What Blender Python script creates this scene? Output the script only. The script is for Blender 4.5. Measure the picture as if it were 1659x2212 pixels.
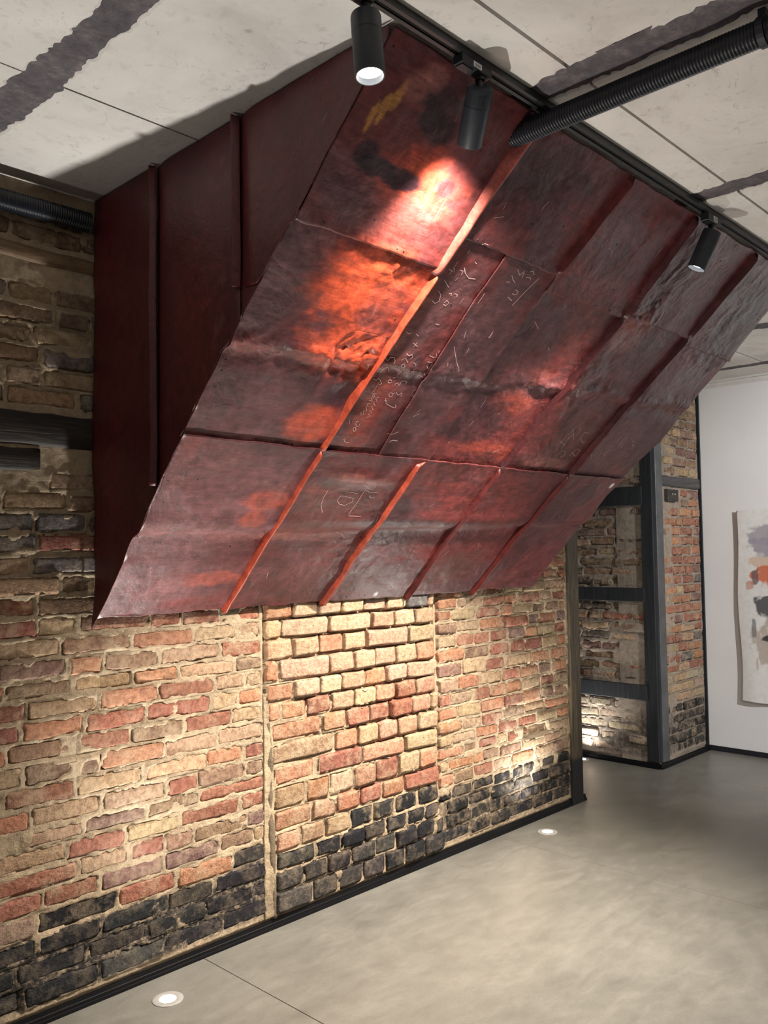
import bpy, math, random
import numpy as np
from mathutils import Matrix, Vector

for o in list(bpy.data.objects):
    bpy.data.objects.remove(o)
SC = bpy.context.scene
COL = SC.collection

# ------------------------------------------------------------------ camera
YAW, PITCH, ROLL = math.radians(46.0768), math.radians(2.6618), math.radians(-0.8412)
CAM = Vector((0.0, -2.964, 1.6))
fwd = Vector((math.sin(YAW)*math.cos(PITCH), math.cos(YAW)*math.cos(PITCH), math.sin(PITCH)))
rt = fwd.cross(Vector((0, 0, 1))).normalized()
up = rt.cross(fwd)
rt2 = math.cos(ROLL)*rt + math.sin(ROLL)*up
up2 = -math.sin(ROLL)*rt + math.cos(ROLL)*up
cd = bpy.data.cameras.new('camera')
cd.sensor_fit = 'HORIZONTAL'; cd.sensor_width = 36.0; cd.lens = 36.0*1860.5/1659.0
cd.clip_start = 0.05
cam = bpy.data.objects.new('camera', cd); COL.objects.link(cam)
m = Matrix((rt2, up2, -fwd)).transposed().to_4x4(); m.translation = CAM
cam.matrix_world = m
SC.camera = cam

# ------------------------------------------------------------------ world / exposure
w = bpy.data.worlds.new('world'); SC.world = w; w.use_nodes = True
w.node_tree.nodes['Background'].inputs[0].default_value = (0.85, 0.9, 1.0, 1)
w.node_tree.nodes['Background'].inputs[1].default_value = 0.15
SC.view_settings.view_transform = 'Standard'
try: SC.view_settings.look = 'None'
except Exception: pass
SC.view_settings.gamma = 1.0
SC.view_settings.use_curve_mapping = False
SC.view_settings.exposure = 0.0

# light powers (each light sits in a lamp that is built further down)
P_SPOT = {'near': 22.0, 'mid': 210.0, 'far': 980.0}
P_FLOOR = 300.0
P_FLOOR_RIGHT = 105.0
P_FLOOR_FAR = 45.0
P_ADDED_FLOOR = 55.0
P_ADDED_SPOT = 520.0
WARM = (1.0, 0.90, 0.785)
COOL = (1.0, 0.965, 0.915)
NEUT = (1.0, 0.985, 0.97)

rng = random.Random(7)
ZC = 2.92            # ceiling height

# ------------------------------------------------------------------ helpers
def prop(o, label=None, cat=None, group=None, kind=None):
    if label: o['label'] = label
    if cat: o['category'] = cat
    if group: o['group'] = group
    if kind: o['kind'] = kind
    return o

def empty(name, loc=(0, 0, 0)):
    o = bpy.data.objects.new(name, None); COL.objects.link(o); o.location = loc
    o.empty_display_size = 0.05
    return o

def link(name, me, mat=None, parent=None, loc=None):
    o = bpy.data.objects.new(name, me); COL.objects.link(o)
    if mat is not None and not me.materials: me.materials.append(mat)
    if parent is not None: o.parent = parent
    if loc is not None: o.location = loc
    return o

def mesh(name, v, f, smooth=False):
    me = bpy.data.meshes.new(name)
    me.from_pydata([tuple(p) for p in v], [], [tuple(q) for q in f]); me.update()
    if smooth: me.polygons.foreach_set('use_smooth', [True]*len(me.polygons))
    return me

class MB:
    """collects simple shapes; build() links them as one mesh object"""
    def __init__(s): s.v = []; s.f = []
    def add(s, v, f):
        b = len(s.v); s.v += [tuple(p) for p in v]; s.f += [tuple(i+b for i in q) for q in f]
    def box(s, x0, x1, y0, y1, z0, z1, bev=0.0, M=None):
        if bev <= 0:
            v = [(x, y, z) for z in (z0, z1) for y in (y0, y1) for x in (x0, x1)]
            f = [(0, 2, 3, 1), (4, 5, 7, 6), (0, 1, 5, 4), (2, 6, 7, 3), (0, 4, 6, 2), (1, 3, 7, 5)]
        else:
            b = bev; v = []; f = []
            # chamfered box: 24 vertices
            cs = [(x, y, z) for z in (0, 1) for y in (0, 1) for x in (0, 1)]
            X = (x0, x1); Y = (y0, y1); Z = (z0, z1); idx = {}
            for (i, j, k) in cs:
                sx = b if i == 0 else -b; sy = b if j == 0 else -b; sz = b if k == 0 else -b
                for a, p in enumerate(((X[i], Y[j]+sy, Z[k]+sz), (X[i]+sx, Y[j], Z[k]+sz), (X[i]+sx, Y[j]+sy, Z[k]))):
                    idx[(i, j, k, a)] = len(v); v.append(p)
            for a in range(3):
                for e in (0, 1):
                    q = [(0, 0), (1, 0), (1, 1), (0, 1)]
                    cc = []
                    for (p, r) in q:
                        t = [p, r]; t.insert(a, e); cc.append(idx[(t[0], t[1], t[2], a)])
                    f.append(cc if (e == 1) != (a == 1) else cc[::-1])
            for a in range(3):
                o1, o2 = [t for t in range(3) if t != a]
                for p in (0, 1):
                    for r in (0, 1):
                        A = [0, 0, 0]; B = [0, 0, 0]; A[o1] = B[o1] = p; A[o2] = B[o2] = r; A[a] = 0; B[a] = 1
                        f.append((idx[(*A, o1)], idx[(*B, o1)], idx[(*B, o2)], idx[(*A, o2)]))
            for c in cs: f.append((idx[(*c, 0)], idx[(*c, 1)], idx[(*c, 2)]))
        if M is not None: v = [M @ Vector(p) for p in v]
        s.add(v, f)
    def lathe(s, prof, M=None, seg=24, capa=True, capb=True):
        """prof: list of (r, z) revolved around local z"""
        v = []; f = []
        for r, z in prof:
            for i in range(seg):
                a = 2*math.pi*i/seg; v.append(Vector((r*math.cos(a), r*math.sin(a), z)))
        for k in range(len(prof)-1):
            for i in range(seg):
                j = (i+1) % seg
                f.append((k*seg+i, k*seg+j, (k+1)*seg+j, (k+1)*seg+i))
        if capa: f.append(tuple(range(seg-1, -1, -1)))
        if capb: f.append(tuple((len(prof)-1)*seg+i for i in range(seg)))
        if M is not None: v = [M @ p for p in v]
        s.add(v, f)
    def build(s, name, mat, parent=None, loc=None, smooth=False, angle=None, off=None):
        v = s.v if off is None else [(p[0]-off[0], p[1]-off[1], p[2]-off[2]) for p in s.v]
        me = mesh(name, v, s.f, smooth)
        import bmesh
        bm = bmesh.new(); bm.from_mesh(me); bmesh.ops.recalc_face_normals(bm, faces=bm.faces); bm.to_mesh(me); bm.free()
        if smooth and angle: me.set_sharp_from_angle(angle=math.radians(angle))
        return link(name, me, mat, parent, loc)

def _h(i, j, s):
    n = (i*374761393 + j*668265263 + s*974711) & 0xffffffff
    n = ((n ^ (n >> 13))*1274126177) & 0xffffffff
    return ((n ^ (n >> 16)) & 0xffff)/65535.0

def vn(x, y, s=0):
    """value noise in [-1, 1], numpy arrays"""
    x = np.asarray(x, float); y = np.asarray(y, float); x, y = np.broadcast_arrays(x, y)
    xi = np.floor(x).astype(np.int64); yi = np.floor(y).astype(np.int64)
    u = x-xi; v = y-yi; u = u*u*(3-2*u); v = v*v*(3-2*v)
    a = _h(xi, yi, s); b = _h(xi+1, yi, s); c = _h(xi, yi+1, s); d = _h(xi+1, yi+1, s)
    return ((a*(1-u)+b*u)*(1-v)+(c*(1-u)+d*u)*v)*2-1

def fbm(x, y, s=0, o=4, g=0.5):
    x = np.asarray(x, float); y = np.asarray(y, float)
    t = 0; a = 1.0; n = 0
    for k in range(o):
        t = t+a*vn(x*2**k+k*17.3, y*2**k-k*9.1, s+k); n += a; a *= g
    return t/n

def ridged(x, y, s=0, o=3):
    t = 0; a = 1.0; n = 0
    for k in range(o):
        t = t+a*(1-2*np.abs(vn(x*2**k+k*7.7, y*2**k+k*3.1, s+k))); n += a; a *= 0.5
    return t/n

# ------------------------------------------------------------------ materials
def new_mat(name):
    mt = bpy.data.materials.new(name); mt.use_nodes = True
    nt = mt.node_tree; b = nt.nodes['Principled BSDF']
    return mt, nt, b
def N(nt, t, **kw):
    n = nt.nodes.new(t)
    for k, v in kw.items():
        if hasattr(n, k): setattr(n, k, v)
        else: n.inputs[k].default_value = v
    return n
def pos(nt):
    return N(nt, 'ShaderNodeNewGeometry').outputs['Position']
def mapping(nt, src, scale=(1, 1, 1)):
    mp = N(nt, 'ShaderNodeMapping'); mp.inputs['Scale'].default_value = scale
    nt.links.new(src, mp.inputs['Vector']); return mp.outputs[0]
def noise(nt, vec, scale, detail=5, rough=0.6, dist=0.0):
    n = N(nt, 'ShaderNodeTexNoise'); n.inputs['Scale'].default_value = scale
    n.inputs['Detail'].default_value = detail; n.inputs['Roughness'].default_value = rough
    n.inputs['Distortion'].default_value = dist
    nt.links.new(vec, n.inputs['Vector']); return n.outputs['Fac']
def ramp(nt, fac, stops):
    r = N(nt, 'ShaderNodeValToRGB'); e = r.color_ramp.elements
    while len(e) < len(stops): e.new(0.5)
    for i, (p, c) in enumerate(stops):
        e[i].position = p; e[i].color = (*c, 1) if len(c) == 3 else c
    nt.links.new(fac, r.inputs[0]); return r.outputs[0]
def mixc(nt, fac, a, b, mode='MIX'):
    n = N(nt, 'ShaderNodeMix', data_type='RGBA', blend_type=mode)
    for s, v in ((0, fac), (6, a), (7, b)):
        if isinstance(v, (int, float)): n.inputs[s].default_value = v
        elif isinstance(v, tuple): n.inputs[s].default_value = (*v, 1) if len(v) == 3 else v
        else: nt.links.new(v, n.inputs[s])
    return n.outputs[2]
def math_(nt, op, a, b=0.0, clamp=False):
    n = N(nt, 'ShaderNodeMath', operation=op, use_clamp=clamp)
    for s, v in ((0, a), (1, b)):
        if isinstance(v, (int, float)): n.inputs[s].default_value = v
        else: nt.links.new(v, n.inputs[s])
    return n.outputs[0]
def bump(nt, b, hs, strength=1.0, dist=0.004):
    prev = None
    for h, d in hs:
        n = N(nt, 'ShaderNodeBump'); n.inputs['Strength'].default_value = strength
        n.inputs['Distance'].default_value = d; nt.links.new(h, n.inputs['Height'])
        if prev is not None: nt.links.new(prev, n.inputs['Normal'])
        prev = n.outputs[0]
    nt.links.new(prev, b.inputs['Normal'])
def setc(nt, b, src): nt.links.new(src, b.inputs['Base Color'])
G = (0, 0, 0); Wt = (1, 1, 1)

def m_simple(name, c, rough=0.5, metal=0.0, var=0.0, scale=30, bmp=0.0, spec=0.5):
    mt, nt, b = new_mat(name); b.inputs['Specular IOR Level'].default_value = spec
    b.inputs['Roughness'].default_value = rough; b.inputs['Metallic'].default_value = metal
    p = pos(nt); n = noise(nt, p, scale, 4)
    lo = tuple(x*(1-var) for x in c); hi = tuple(min(1, x*(1+var)) for x in c)
    setc(nt, b, ramp(nt, n, [(0.3, lo), (0.7, hi)]))
    if bmp: bump(nt, b, [(n, bmp)])
    return mt

def m_brick(name='brick_clay'):
    mt, nt, b = new_mat(name); p = pos(nt)
    oi = N(nt, 'ShaderNodeObjectInfo')
    n1 = noise(nt, p, 11, 6, 0.65); n2 = noise(nt, p, 48, 5, 0.7); n3 = noise(nt, p, 190, 3, 0.7)
    c = oi.outputs['Color']
    dark = mixc(nt, 1.0, c, (0.62, 0.58, 0.56), 'MULTIPLY')
    lite = mixc(nt, 1.0, c, (1.30, 1.32, 1.30), 'MULTIPLY')
    c1 = mixc(nt, ramp(nt, n2, [(0.34, G), (0.68, Wt)]), dark, lite)
    smear = ramp(nt, math_(nt, 'ADD', math_(nt, 'MULTIPLY', n1, 0.75), math_(nt, 'MULTIPLY', n2, 0.25)), [(0.47, G), (0.62, (0.85, 0.85, 0.85))])
    sm = math_(nt, 'MULTIPLY', smear, oi.outputs['Alpha'])
    c2 = mixc(nt, sm, c1, (0.47, 0.36, 0.24))
    pits = ramp(nt, n3, [(0.30, (0.35, 0.32, 0.3)), (0.42, Wt)])
    c3 = mixc(nt, 0.6, c2, mixc(nt, 1.0, c2, pits, 'MULTIPLY'))
    setc(nt, b, c3); b.inputs['Roughness'].default_value = 0.9
    b.inputs['Specular IOR Level'].default_value = 0.25
    bump(nt, b, [(n1, 0.012), (n2, 0.008), (n3, 0.003)], 0.9)
    return mt

def m_mortar(name, base, soot_z=0.30, soot=1.0, sx=0.0):
    mt, nt, b = new_mat(name); p = pos(nt)
    n1 = noise(nt, p, 6, 6, 0.65); n2 = noise(nt, p, 36, 6, 0.7); n3 = noise(nt, p, 150, 4, 0.7)
    d = tuple(x*0.76 for x in base); l = tuple(min(1, x*1.22) for x in base)
    c = ramp(nt, n1, [(0.3, d), (0.5, base), (0.72, l)])
    c = mixc(nt, 0.7, c, mixc(nt, 1.0, c, ramp(nt, n2, [(0.3, (0.66, 0.64, 0.62)), (0.62, (1.15, 1.13, 1.08))]), 'MULTIPLY'))
    if soot > 0:
        sx_ = N(nt, 'ShaderNodeSeparateXYZ'); nt.links.new(p, sx_.inputs[0])
        z = math_(nt, 'ADD', sx_.outputs[2], math_(nt, 'MULTIPLY', math_(nt, 'SUBTRACT', n1, 0.5), 0.30))
        k = ramp(nt, math_(nt, 'DIVIDE', z, 1.0), [(max(0, soot_z-0.05), Wt), (soot_z+0.03, G)])
        lowk = ramp(nt, sx_.outputs[2], [(0.055, G), (0.085, Wt)])
        k2 = math_(nt, 'MULTIPLY', math_(nt, 'MULTIPLY', k, ramp(nt, n2, [(0.45, Wt), (0.66, (0.35, 0.35, 0.35))])), soot)
        k2 = math_(nt, 'MULTIPLY', k2, lowk)
        c = mixc(nt, k2, c, (0.035, 0.032, 0.032))
    setc(nt, b, c); b.inputs['Roughness'].default_value = 0.95
    b.inputs['Specular IOR Level'].default_value = 0.2
    bump(nt, b, [(n1, 0.012), (n2, 0.012), (n3, 0.004)], 1.0)
    return mt

def m_sheet():
    mt, nt, b = new_mat('painted_sheet_metal'); p = pos(nt)
    at = N(nt, 'ShaderNodeAttribute', attribute_name='Col')
    mp = N(nt, 'ShaderNodeMapping'); mp.inputs['Rotation'].default_value = (math.radians(46.36), 0, 0); nt.links.new(p, mp.inputs['Vector']); q = mp.outputs[0]
    n1 = noise(nt, p, 5, 6, 0.6, 0.6); n2 = noise(nt, p, 28, 6, 0.68); n3 = noise(nt, p, 150, 3, 0.6)
    sx = noise(nt, mapping(nt, q, (2.0, 22, 22)), 4, 6, 0.7, 1.2); ss = noise(nt, mapping(nt, q, (26, 1.6, 20)), 4, 6, 0.7, 0.8)
    c = at.outputs['Color']
    c = mixc(nt, 0.75, c, mixc(nt, 1.0, c, ramp(nt, n2, [(0.30, (0.50, 0.45, 0.50)), (0.50, (1, 1, 1)), (0.66, (1.45, 1.40, 1.42))]), 'MULTIPLY'))
    c = mixc(nt, 0.6, c, mixc(nt, 1.0, c, ramp(nt, sx, [(0.36, (0.62, 0.58, 0.62)), (0.52, (1, 1, 1)), (0.66, (1.4, 1.45, 1.5))]), 'MULTIPLY'))
    sc = ramp(nt, math_(nt, 'MULTIPLY', ss, ramp(nt, n1, [(0.42, (0.6, 0.6, 0.6)), (0.62, Wt)])), [(0.555, G), (0.68, Wt)])
    c = mixc(nt, math_(nt, 'MULTIPLY', sc, 0.30), c, (0.30, 0.19, 0.19))
    c = mixc(nt, math_(nt, 'MULTIPLY', ramp(nt, n3, [(0.29, Wt), (0.37, G)]), 0.55), c, (0.022, 0.012, 0.016))
    setc(nt, b, c)
    r = math_(nt, 'ADD', math_(nt, 'MULTIPLY', n1, 0.30), math_(nt, 'MULTIPLY', n2, 0.20))
    nt.links.new(math_(nt, 'ADD', r, 0.18), b.inputs['Roughness'])
    b.inputs['Specular IOR Level'].default_value = 0.5
    def crease(sc_, dist, seed):
        nn = noise(nt, mapping(nt, q, (1+0.13*seed, 1.25, 1)), sc_, 3, 0.5, 0.9)
        return math_(nt, 'ABSOLUTE', math_(nt, 'SUBTRACT', nn, 0.5))
    k1 = math_(nt, 'MULTIPLY', crease(3.2, 0, 1), at.outputs['Alpha']); k2 = math_(nt, 'MULTIPLY', crease(8.5, 0, 3), at.outputs['Alpha'])
    bump(nt, b, [(k1, 0.034), (k2, 0.013), (n1, 0.006), (n2, 0.0016), (n3, 0.0005)], 0.85)
    return mt

def m_floor():
    mt, nt, b = new_mat('polished_concrete'); p = pos(nt)
    n1 = noise(nt, mapping(nt, p, (1.0, 1.3, 1)), 1.7, 7, 0.62, 0.8); n2 = noise(nt, mapping(nt, p, (1, 2.2, 1)), 7, 6, 0.65, 0.5)
    n3 = noise(nt, p, 90, 3, 0.6)
    f = math_(nt, 'ADD', math_(nt, 'MULTIPLY', n1, 0.6), math_(nt, 'MULTIPLY', n2, 0.4))
    c = ramp(nt, f, [(0.30, (0.118, 0.114, 0.099)), (0.5, (0.165, 0.159, 0.138)), (0.70, (0.22, 0.212, 0.185))])
    c = mixc(nt, 0.25, c, mixc(nt, 1.0, c, ramp(nt, n3, [(0.3, (0.7, 0.7, 0.7)), (0.6, (1.1, 1.1, 1.1))]), 'MULTIPLY'))
    setc(nt, b, c)
    nt.links.new(math_(nt, 'ADD', math_(nt, 'MULTIPLY', n2, 0.28), 0.22), b.inputs['Roughness'])
    bump(nt, b, [(n1, 0.004), (n2, 0.0008)], 0.5)
    return mt

def m_ceiling():
    mt, nt, b = new_mat('cast_concrete'); p = pos(nt)
    n1 = noise(nt, p, 2.3, 7, 0.62, 0.6); n2 = noise(nt, p, 13, 6, 0.68); n3 = noise(nt, p, 70, 4, 0.7)
    c = ramp(nt, n1, [(0.30, (0.55, 0.52, 0.485)), (0.5, (0.67, 0.64, 0.60)), (0.7, (0.75, 0.72, 0.68))])
    c = mixc(nt, 0.45, c, mixc(nt, 1.0, c, ramp(nt, n2, [(0.27, (0.55, 0.53, 0.52)), (0.45, Wt)]), 'MULTIPLY'))
    vo = N(nt, 'ShaderNodeTexVoronoi'); vo.inputs['Scale'].default_value = 5.5
    nt.links.new(p, vo.inputs['Vector'])
    sp = math_(nt, 'ADD', vo.outputs['Distance'], math_(nt, 'MULTIPLY', n2, 0.22))
    c = mixc(nt, math_(nt, 'MULTIPLY', ramp(nt, sp, [(0.15, Wt), (0.19, G)]), 0.6), c, (0.27, 0.245, 0.225))
    crk = ramp(nt, math_(nt, 'ABSOLUTE', math_(nt, 'SUBTRACT', noise(nt, p, 1.6, 8, 0.7, 0.4), 0.5)), [(0.0, Wt), (0.006, G)])
    c = mixc(nt, math_(nt, 'MULTIPLY', crk, ramp(nt, n2, [(0.5, G), (0.6, (0.6, 0.6, 0.6))])), c, (0.2, 0.18, 0.17))
    setc(nt, b, c); b.inputs['Roughness'].default_value = 0.9
    bump(nt, b, [(n1, 0.008), (n2, 0.004), (n3, 0.0015)], 0.8)
    return mt

def m_joist():
    mt, nt, b = new_mat('dark_joist'); p = pos(nt)
    n1 = noise(nt, p, 9, 6, 0.7, 0.5); n2 = noise(nt, p, 45, 5, 0.7)
    f = math_(nt, 'ADD', math_(nt, 'MULTIPLY', n1, 0.6), math_(nt, 'MULTIPLY', n2, 0.4))
    c = ramp(nt, f, [(0.35, (0.05, 0.045, 0.052)), (0.52, (0.115, 0.10, 0.11)), (0.62, (0.19, 0.165, 0.16)), (0.70, (0.42, 0.385, 0.35))])
    setc(nt, b, c); b.inputs['Roughness'].default_value = 0.85
    bump(nt, b, [(n1, 0.012), (n2, 0.006)], 0.9)
    return mt

def m_wood(name, c0, c1, c2, axis=0, scale=5, blackz=None):
    mt, nt, b = new_mat(name); p = pos(nt)
    s = [16, 16, 16]; s[axis] = 1.2
    n1 = noise(nt, mapping(nt, p, tuple(s)), scale, 6, 0.65, 0.8); n2 = noise(nt, p, 40, 4)
    c = ramp(nt, n1, [(0.3, c0), (0.5, c1), (0.7, c2)])
    c = mixc(nt, 0.4, c, mixc(nt, 1.0, c, ramp(nt, n2, [(0.3, (0.6, 0.6, 0.6)), (0.65, (1.15, 1.15, 1.15))]), 'MULTIPLY'))
    if blackz:
        sx_ = N(nt, 'ShaderNodeSeparateXYZ'); nt.links.new(p, sx_.inputs[0])
        z = math_(nt, 'ADD', sx_.outputs[2], math_(nt, 'MULTIPLY', n1, 0.06))
        c = mixc(nt, ramp(nt, z, [(blackz, Wt), (blackz+0.03, G)]), c, (0.012, 0.012, 0.013))
    setc(nt, b, c); b.inputs['Roughness'].default_value = 0.65
    bump(nt, b, [(n1, 0.005), (n2, 0.001)], 0.8)
    return mt

def m_emit(name, c, s):
    mt, nt, b = new_mat(name)
    b.inputs['Base Color'].default_value = (*c, 1); b.inputs['Emission Color'].default_value = (*c, 1)
    b.inputs['Emission Strength'].default_value = s
    return mt

def m_attr(name, rough=0.8, fine=300):
    mt, nt, b = new_mat(name); p = pos(nt)
    at = N(nt, 'ShaderNodeAttribute', attribute_name='Col')
    n = noise(nt, p, fine, 3); n2 = noise(nt, p, 25, 5)
    c = mixc(nt, 0.25, at.outputs['Color'], mixc(nt, 1.0, at.outputs['Color'], ramp(nt, n2, [(0.3, (0.7, 0.7, 0.7)), (0.6, (1.1, 1.1, 1.1))]), 'MULTIPLY'))
    setc(nt, b, c); b.inputs['Roughness'].default_value = rough
    bump(nt, b, [(n, 0.0006)], 0.6)
    return mt

BRICK = m_brick()
MORT_L = m_mortar('mortar_left', (0.50, 0.395, 0.275), 0.31, 1.0)
MORT_M = m_mortar('mortar_middle', (0.50, 0.39, 0.265), 0.20, 0.35)
MORT_R = m_mortar('mortar_right', (0.52, 0.41, 0.285), 0.31, 0.75)
MORT_P = m_mortar('mortar_pier', (0.36, 0.30, 0.245), 0.34, 0.55)
PLAST = m_mortar('mortar_strip', (0.21, 0.165, 0.115), 0, 0)
SHEET = m_sheet(); FLOOR = m_floor(); CEIL = m_ceiling(); JOIST = m_joist()
BLACK = m_simple('black_metal', (0.008, 0.009, 0.012), 0.45, 0.0, 0.25, 60)
BLACKM = m_simple('black_matt_paint', (0.012, 0.014, 0.019), 0.5, 0.0, 0.2, 25, 0.0008)
SPOTM = m_simple('dark_blue_grey_paint', (0.022, 0.028, 0.037), 0.48, 0.0, 0.15, 25, 0.0005)
HOSE = m_simple('black_hose_plastic', (0.009, 0.012, 0.018), 0.36, 0.0, 0.2, 40)
STEELD = m_wood('dark_steel_post', (0.007, 0.009, 0.012), (0.012, 0.015, 0.019), (0.022, 0.025, 0.030), 2, 3)
STEELG = m_simple('lit_grey_steel', (0.085, 0.09, 0.095), 0.45, 0.2, 0.25, 9)  # paler face of the dark corner post, its reflected light put into the colour
RING = m_simple('brushed_steel', (0.50, 0.49, 0.47), 0.35, 0.35, 0.1, 50)
WHITE = m_simple('white_plaster', (0.80, 0.80, 0.80), 0.85, 0.0, 0.02, 3, 0.0008)
CORN = m_simple('white_cornice', (0.72, 0.71, 0.69), 0.7, 0.0, 0.06, 8, 0.001)
LABEL = m_simple('label_paper', (0.75, 0.75, 0.74), 0.6, 0.0, 0.03)
LABELG = m_simple('label_print', (0.33, 0.33, 0.34), 0.6, 0.0, 0.5, 900)
CHALK = m_simple('chalk', (0.42, 0.27, 0.26), 0.9, 0.0, 0.45, 260)
NAILM = m_simple('nail_iron', (0.03, 0.022, 0.022), 0.5, 0.4, 0.3, 90)
LENS = m_emit('lamp_lens', (1.0, 0.97, 0.92), 14.0)
GLASS_F = m_emit('floor_lamp_lens', (1.0, 0.98, 0.94), 11.0)
BEAMD = m_wood('charred_beam', (0.010, 0.007, 0.006), (0.026, 0.019, 0.015), (0.06, 0.046, 0.036), 0, 4)
PLANK = m_wood('brown_plank', (0.11, 0.065, 0.032), (0.2, 0.125, 0.066), (0.28, 0.19, 0.11), 0, 4)
POSTW = m_wood('weathered_post', (0.03, 0.025, 0.018), (0.075, 0.06, 0.04), (0.17, 0.125, 0.06), 2, 4, 0.30)
BEAMG = m_wood('grey_beam', (0.03, 0.028, 0.03), (0.06, 0.056, 0.058), (0.11, 0.10, 0.10), 0, 4)
CANVAS = m_attr('painted_canvas')

MID=[[1.313,1.395,[[2.315,2.472],[2.472,2.621],[2.621,2.766],[2.766,2.911],[2.911,3.069],[3.069,3.216],[3.216,3.372],[3.372,3.43]]],[1.227,1.313,[[2.317,2.409],[2.409,2.69],[2.69,2.968],[2.968,3.127],[3.127,3.279],[3.279,3.428]]],[1.137,1.227,[[2.323,2.47],[2.47,2.63],[2.63,2.783],[2.783,2.929],[2.929,3.226],[3.226,3.43]]],[1.042,1.137,[[2.319,2.393],[2.393,2.692],[2.692,2.849],[2.849,2.99],[2.99,3.142],[3.142,3.294],[3.294,3.433]]],[0.957,1.042,[[2.321,2.475],[2.475,2.627],[2.627,2.764],[2.764,2.921],[2.921,3.07],[3.07,3.217],[3.217,3.435]]],[0.87,0.957,[[2.33,2.401],[2.401,2.545],[2.545,2.697],[2.697,2.846],[2.846,2.995],[2.995,3.134],[3.134,3.28],[3.28,3.438]]],[0.781,0.87,[[2.349,2.639],[2.643,2.789],[2.793,2.947],[2.951,3.092],[3.097,3.245],[3.25,3.392],[3.397,3.45]]],[0.686,0.781,[[2.348,2.713],[2.721,2.863],[2.867,3.004],[3.006,3.143],[3.148,3.294],[3.299,3.448]]],[0.598,0.686,[[2.364,2.585],[2.614,2.898],[2.9,3.193],[3.197,3.445]]],[0.492,0.598,[[2.363,2.536],[2.538,2.68],[2.684,2.835],[2.839,2.983],[2.987,3.142],[3.144,3.302],[3.304,3.443]]],[0.403,0.492,[[2.362,2.567],[2.575,2.724],[2.726,2.874],[2.878,3.028],[3.03,3.183],[3.187,3.45]]],[0.313,0.403,[[2.367,2.505],[2.509,2.651],[2.654,2.808],[2.81,2.954],[2.969,3.104],[3.122,3.28],[3.294,3.443]]],[0.232,0.313,[[2.377,2.59],[2.598,2.748],[2.75,2.899],[2.901,3.046],[3.05,3.197],[3.2,3.334],[3.339,3.445]]],[0.146,0.232,[[2.369,2.521],[2.523,2.667],[2.669,2.813],[2.817,2.976],[2.978,3.118],[3.12,3.271],[3.274,3.414],[3.417,3.472]]],[0.05,0.146,[[2.371,2.57],[2.58,2.73],[2.734,2.888],[2.892,3.042],[3.046,3.182],[3.187,3.33],[3.339,3.485]]]]
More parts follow.
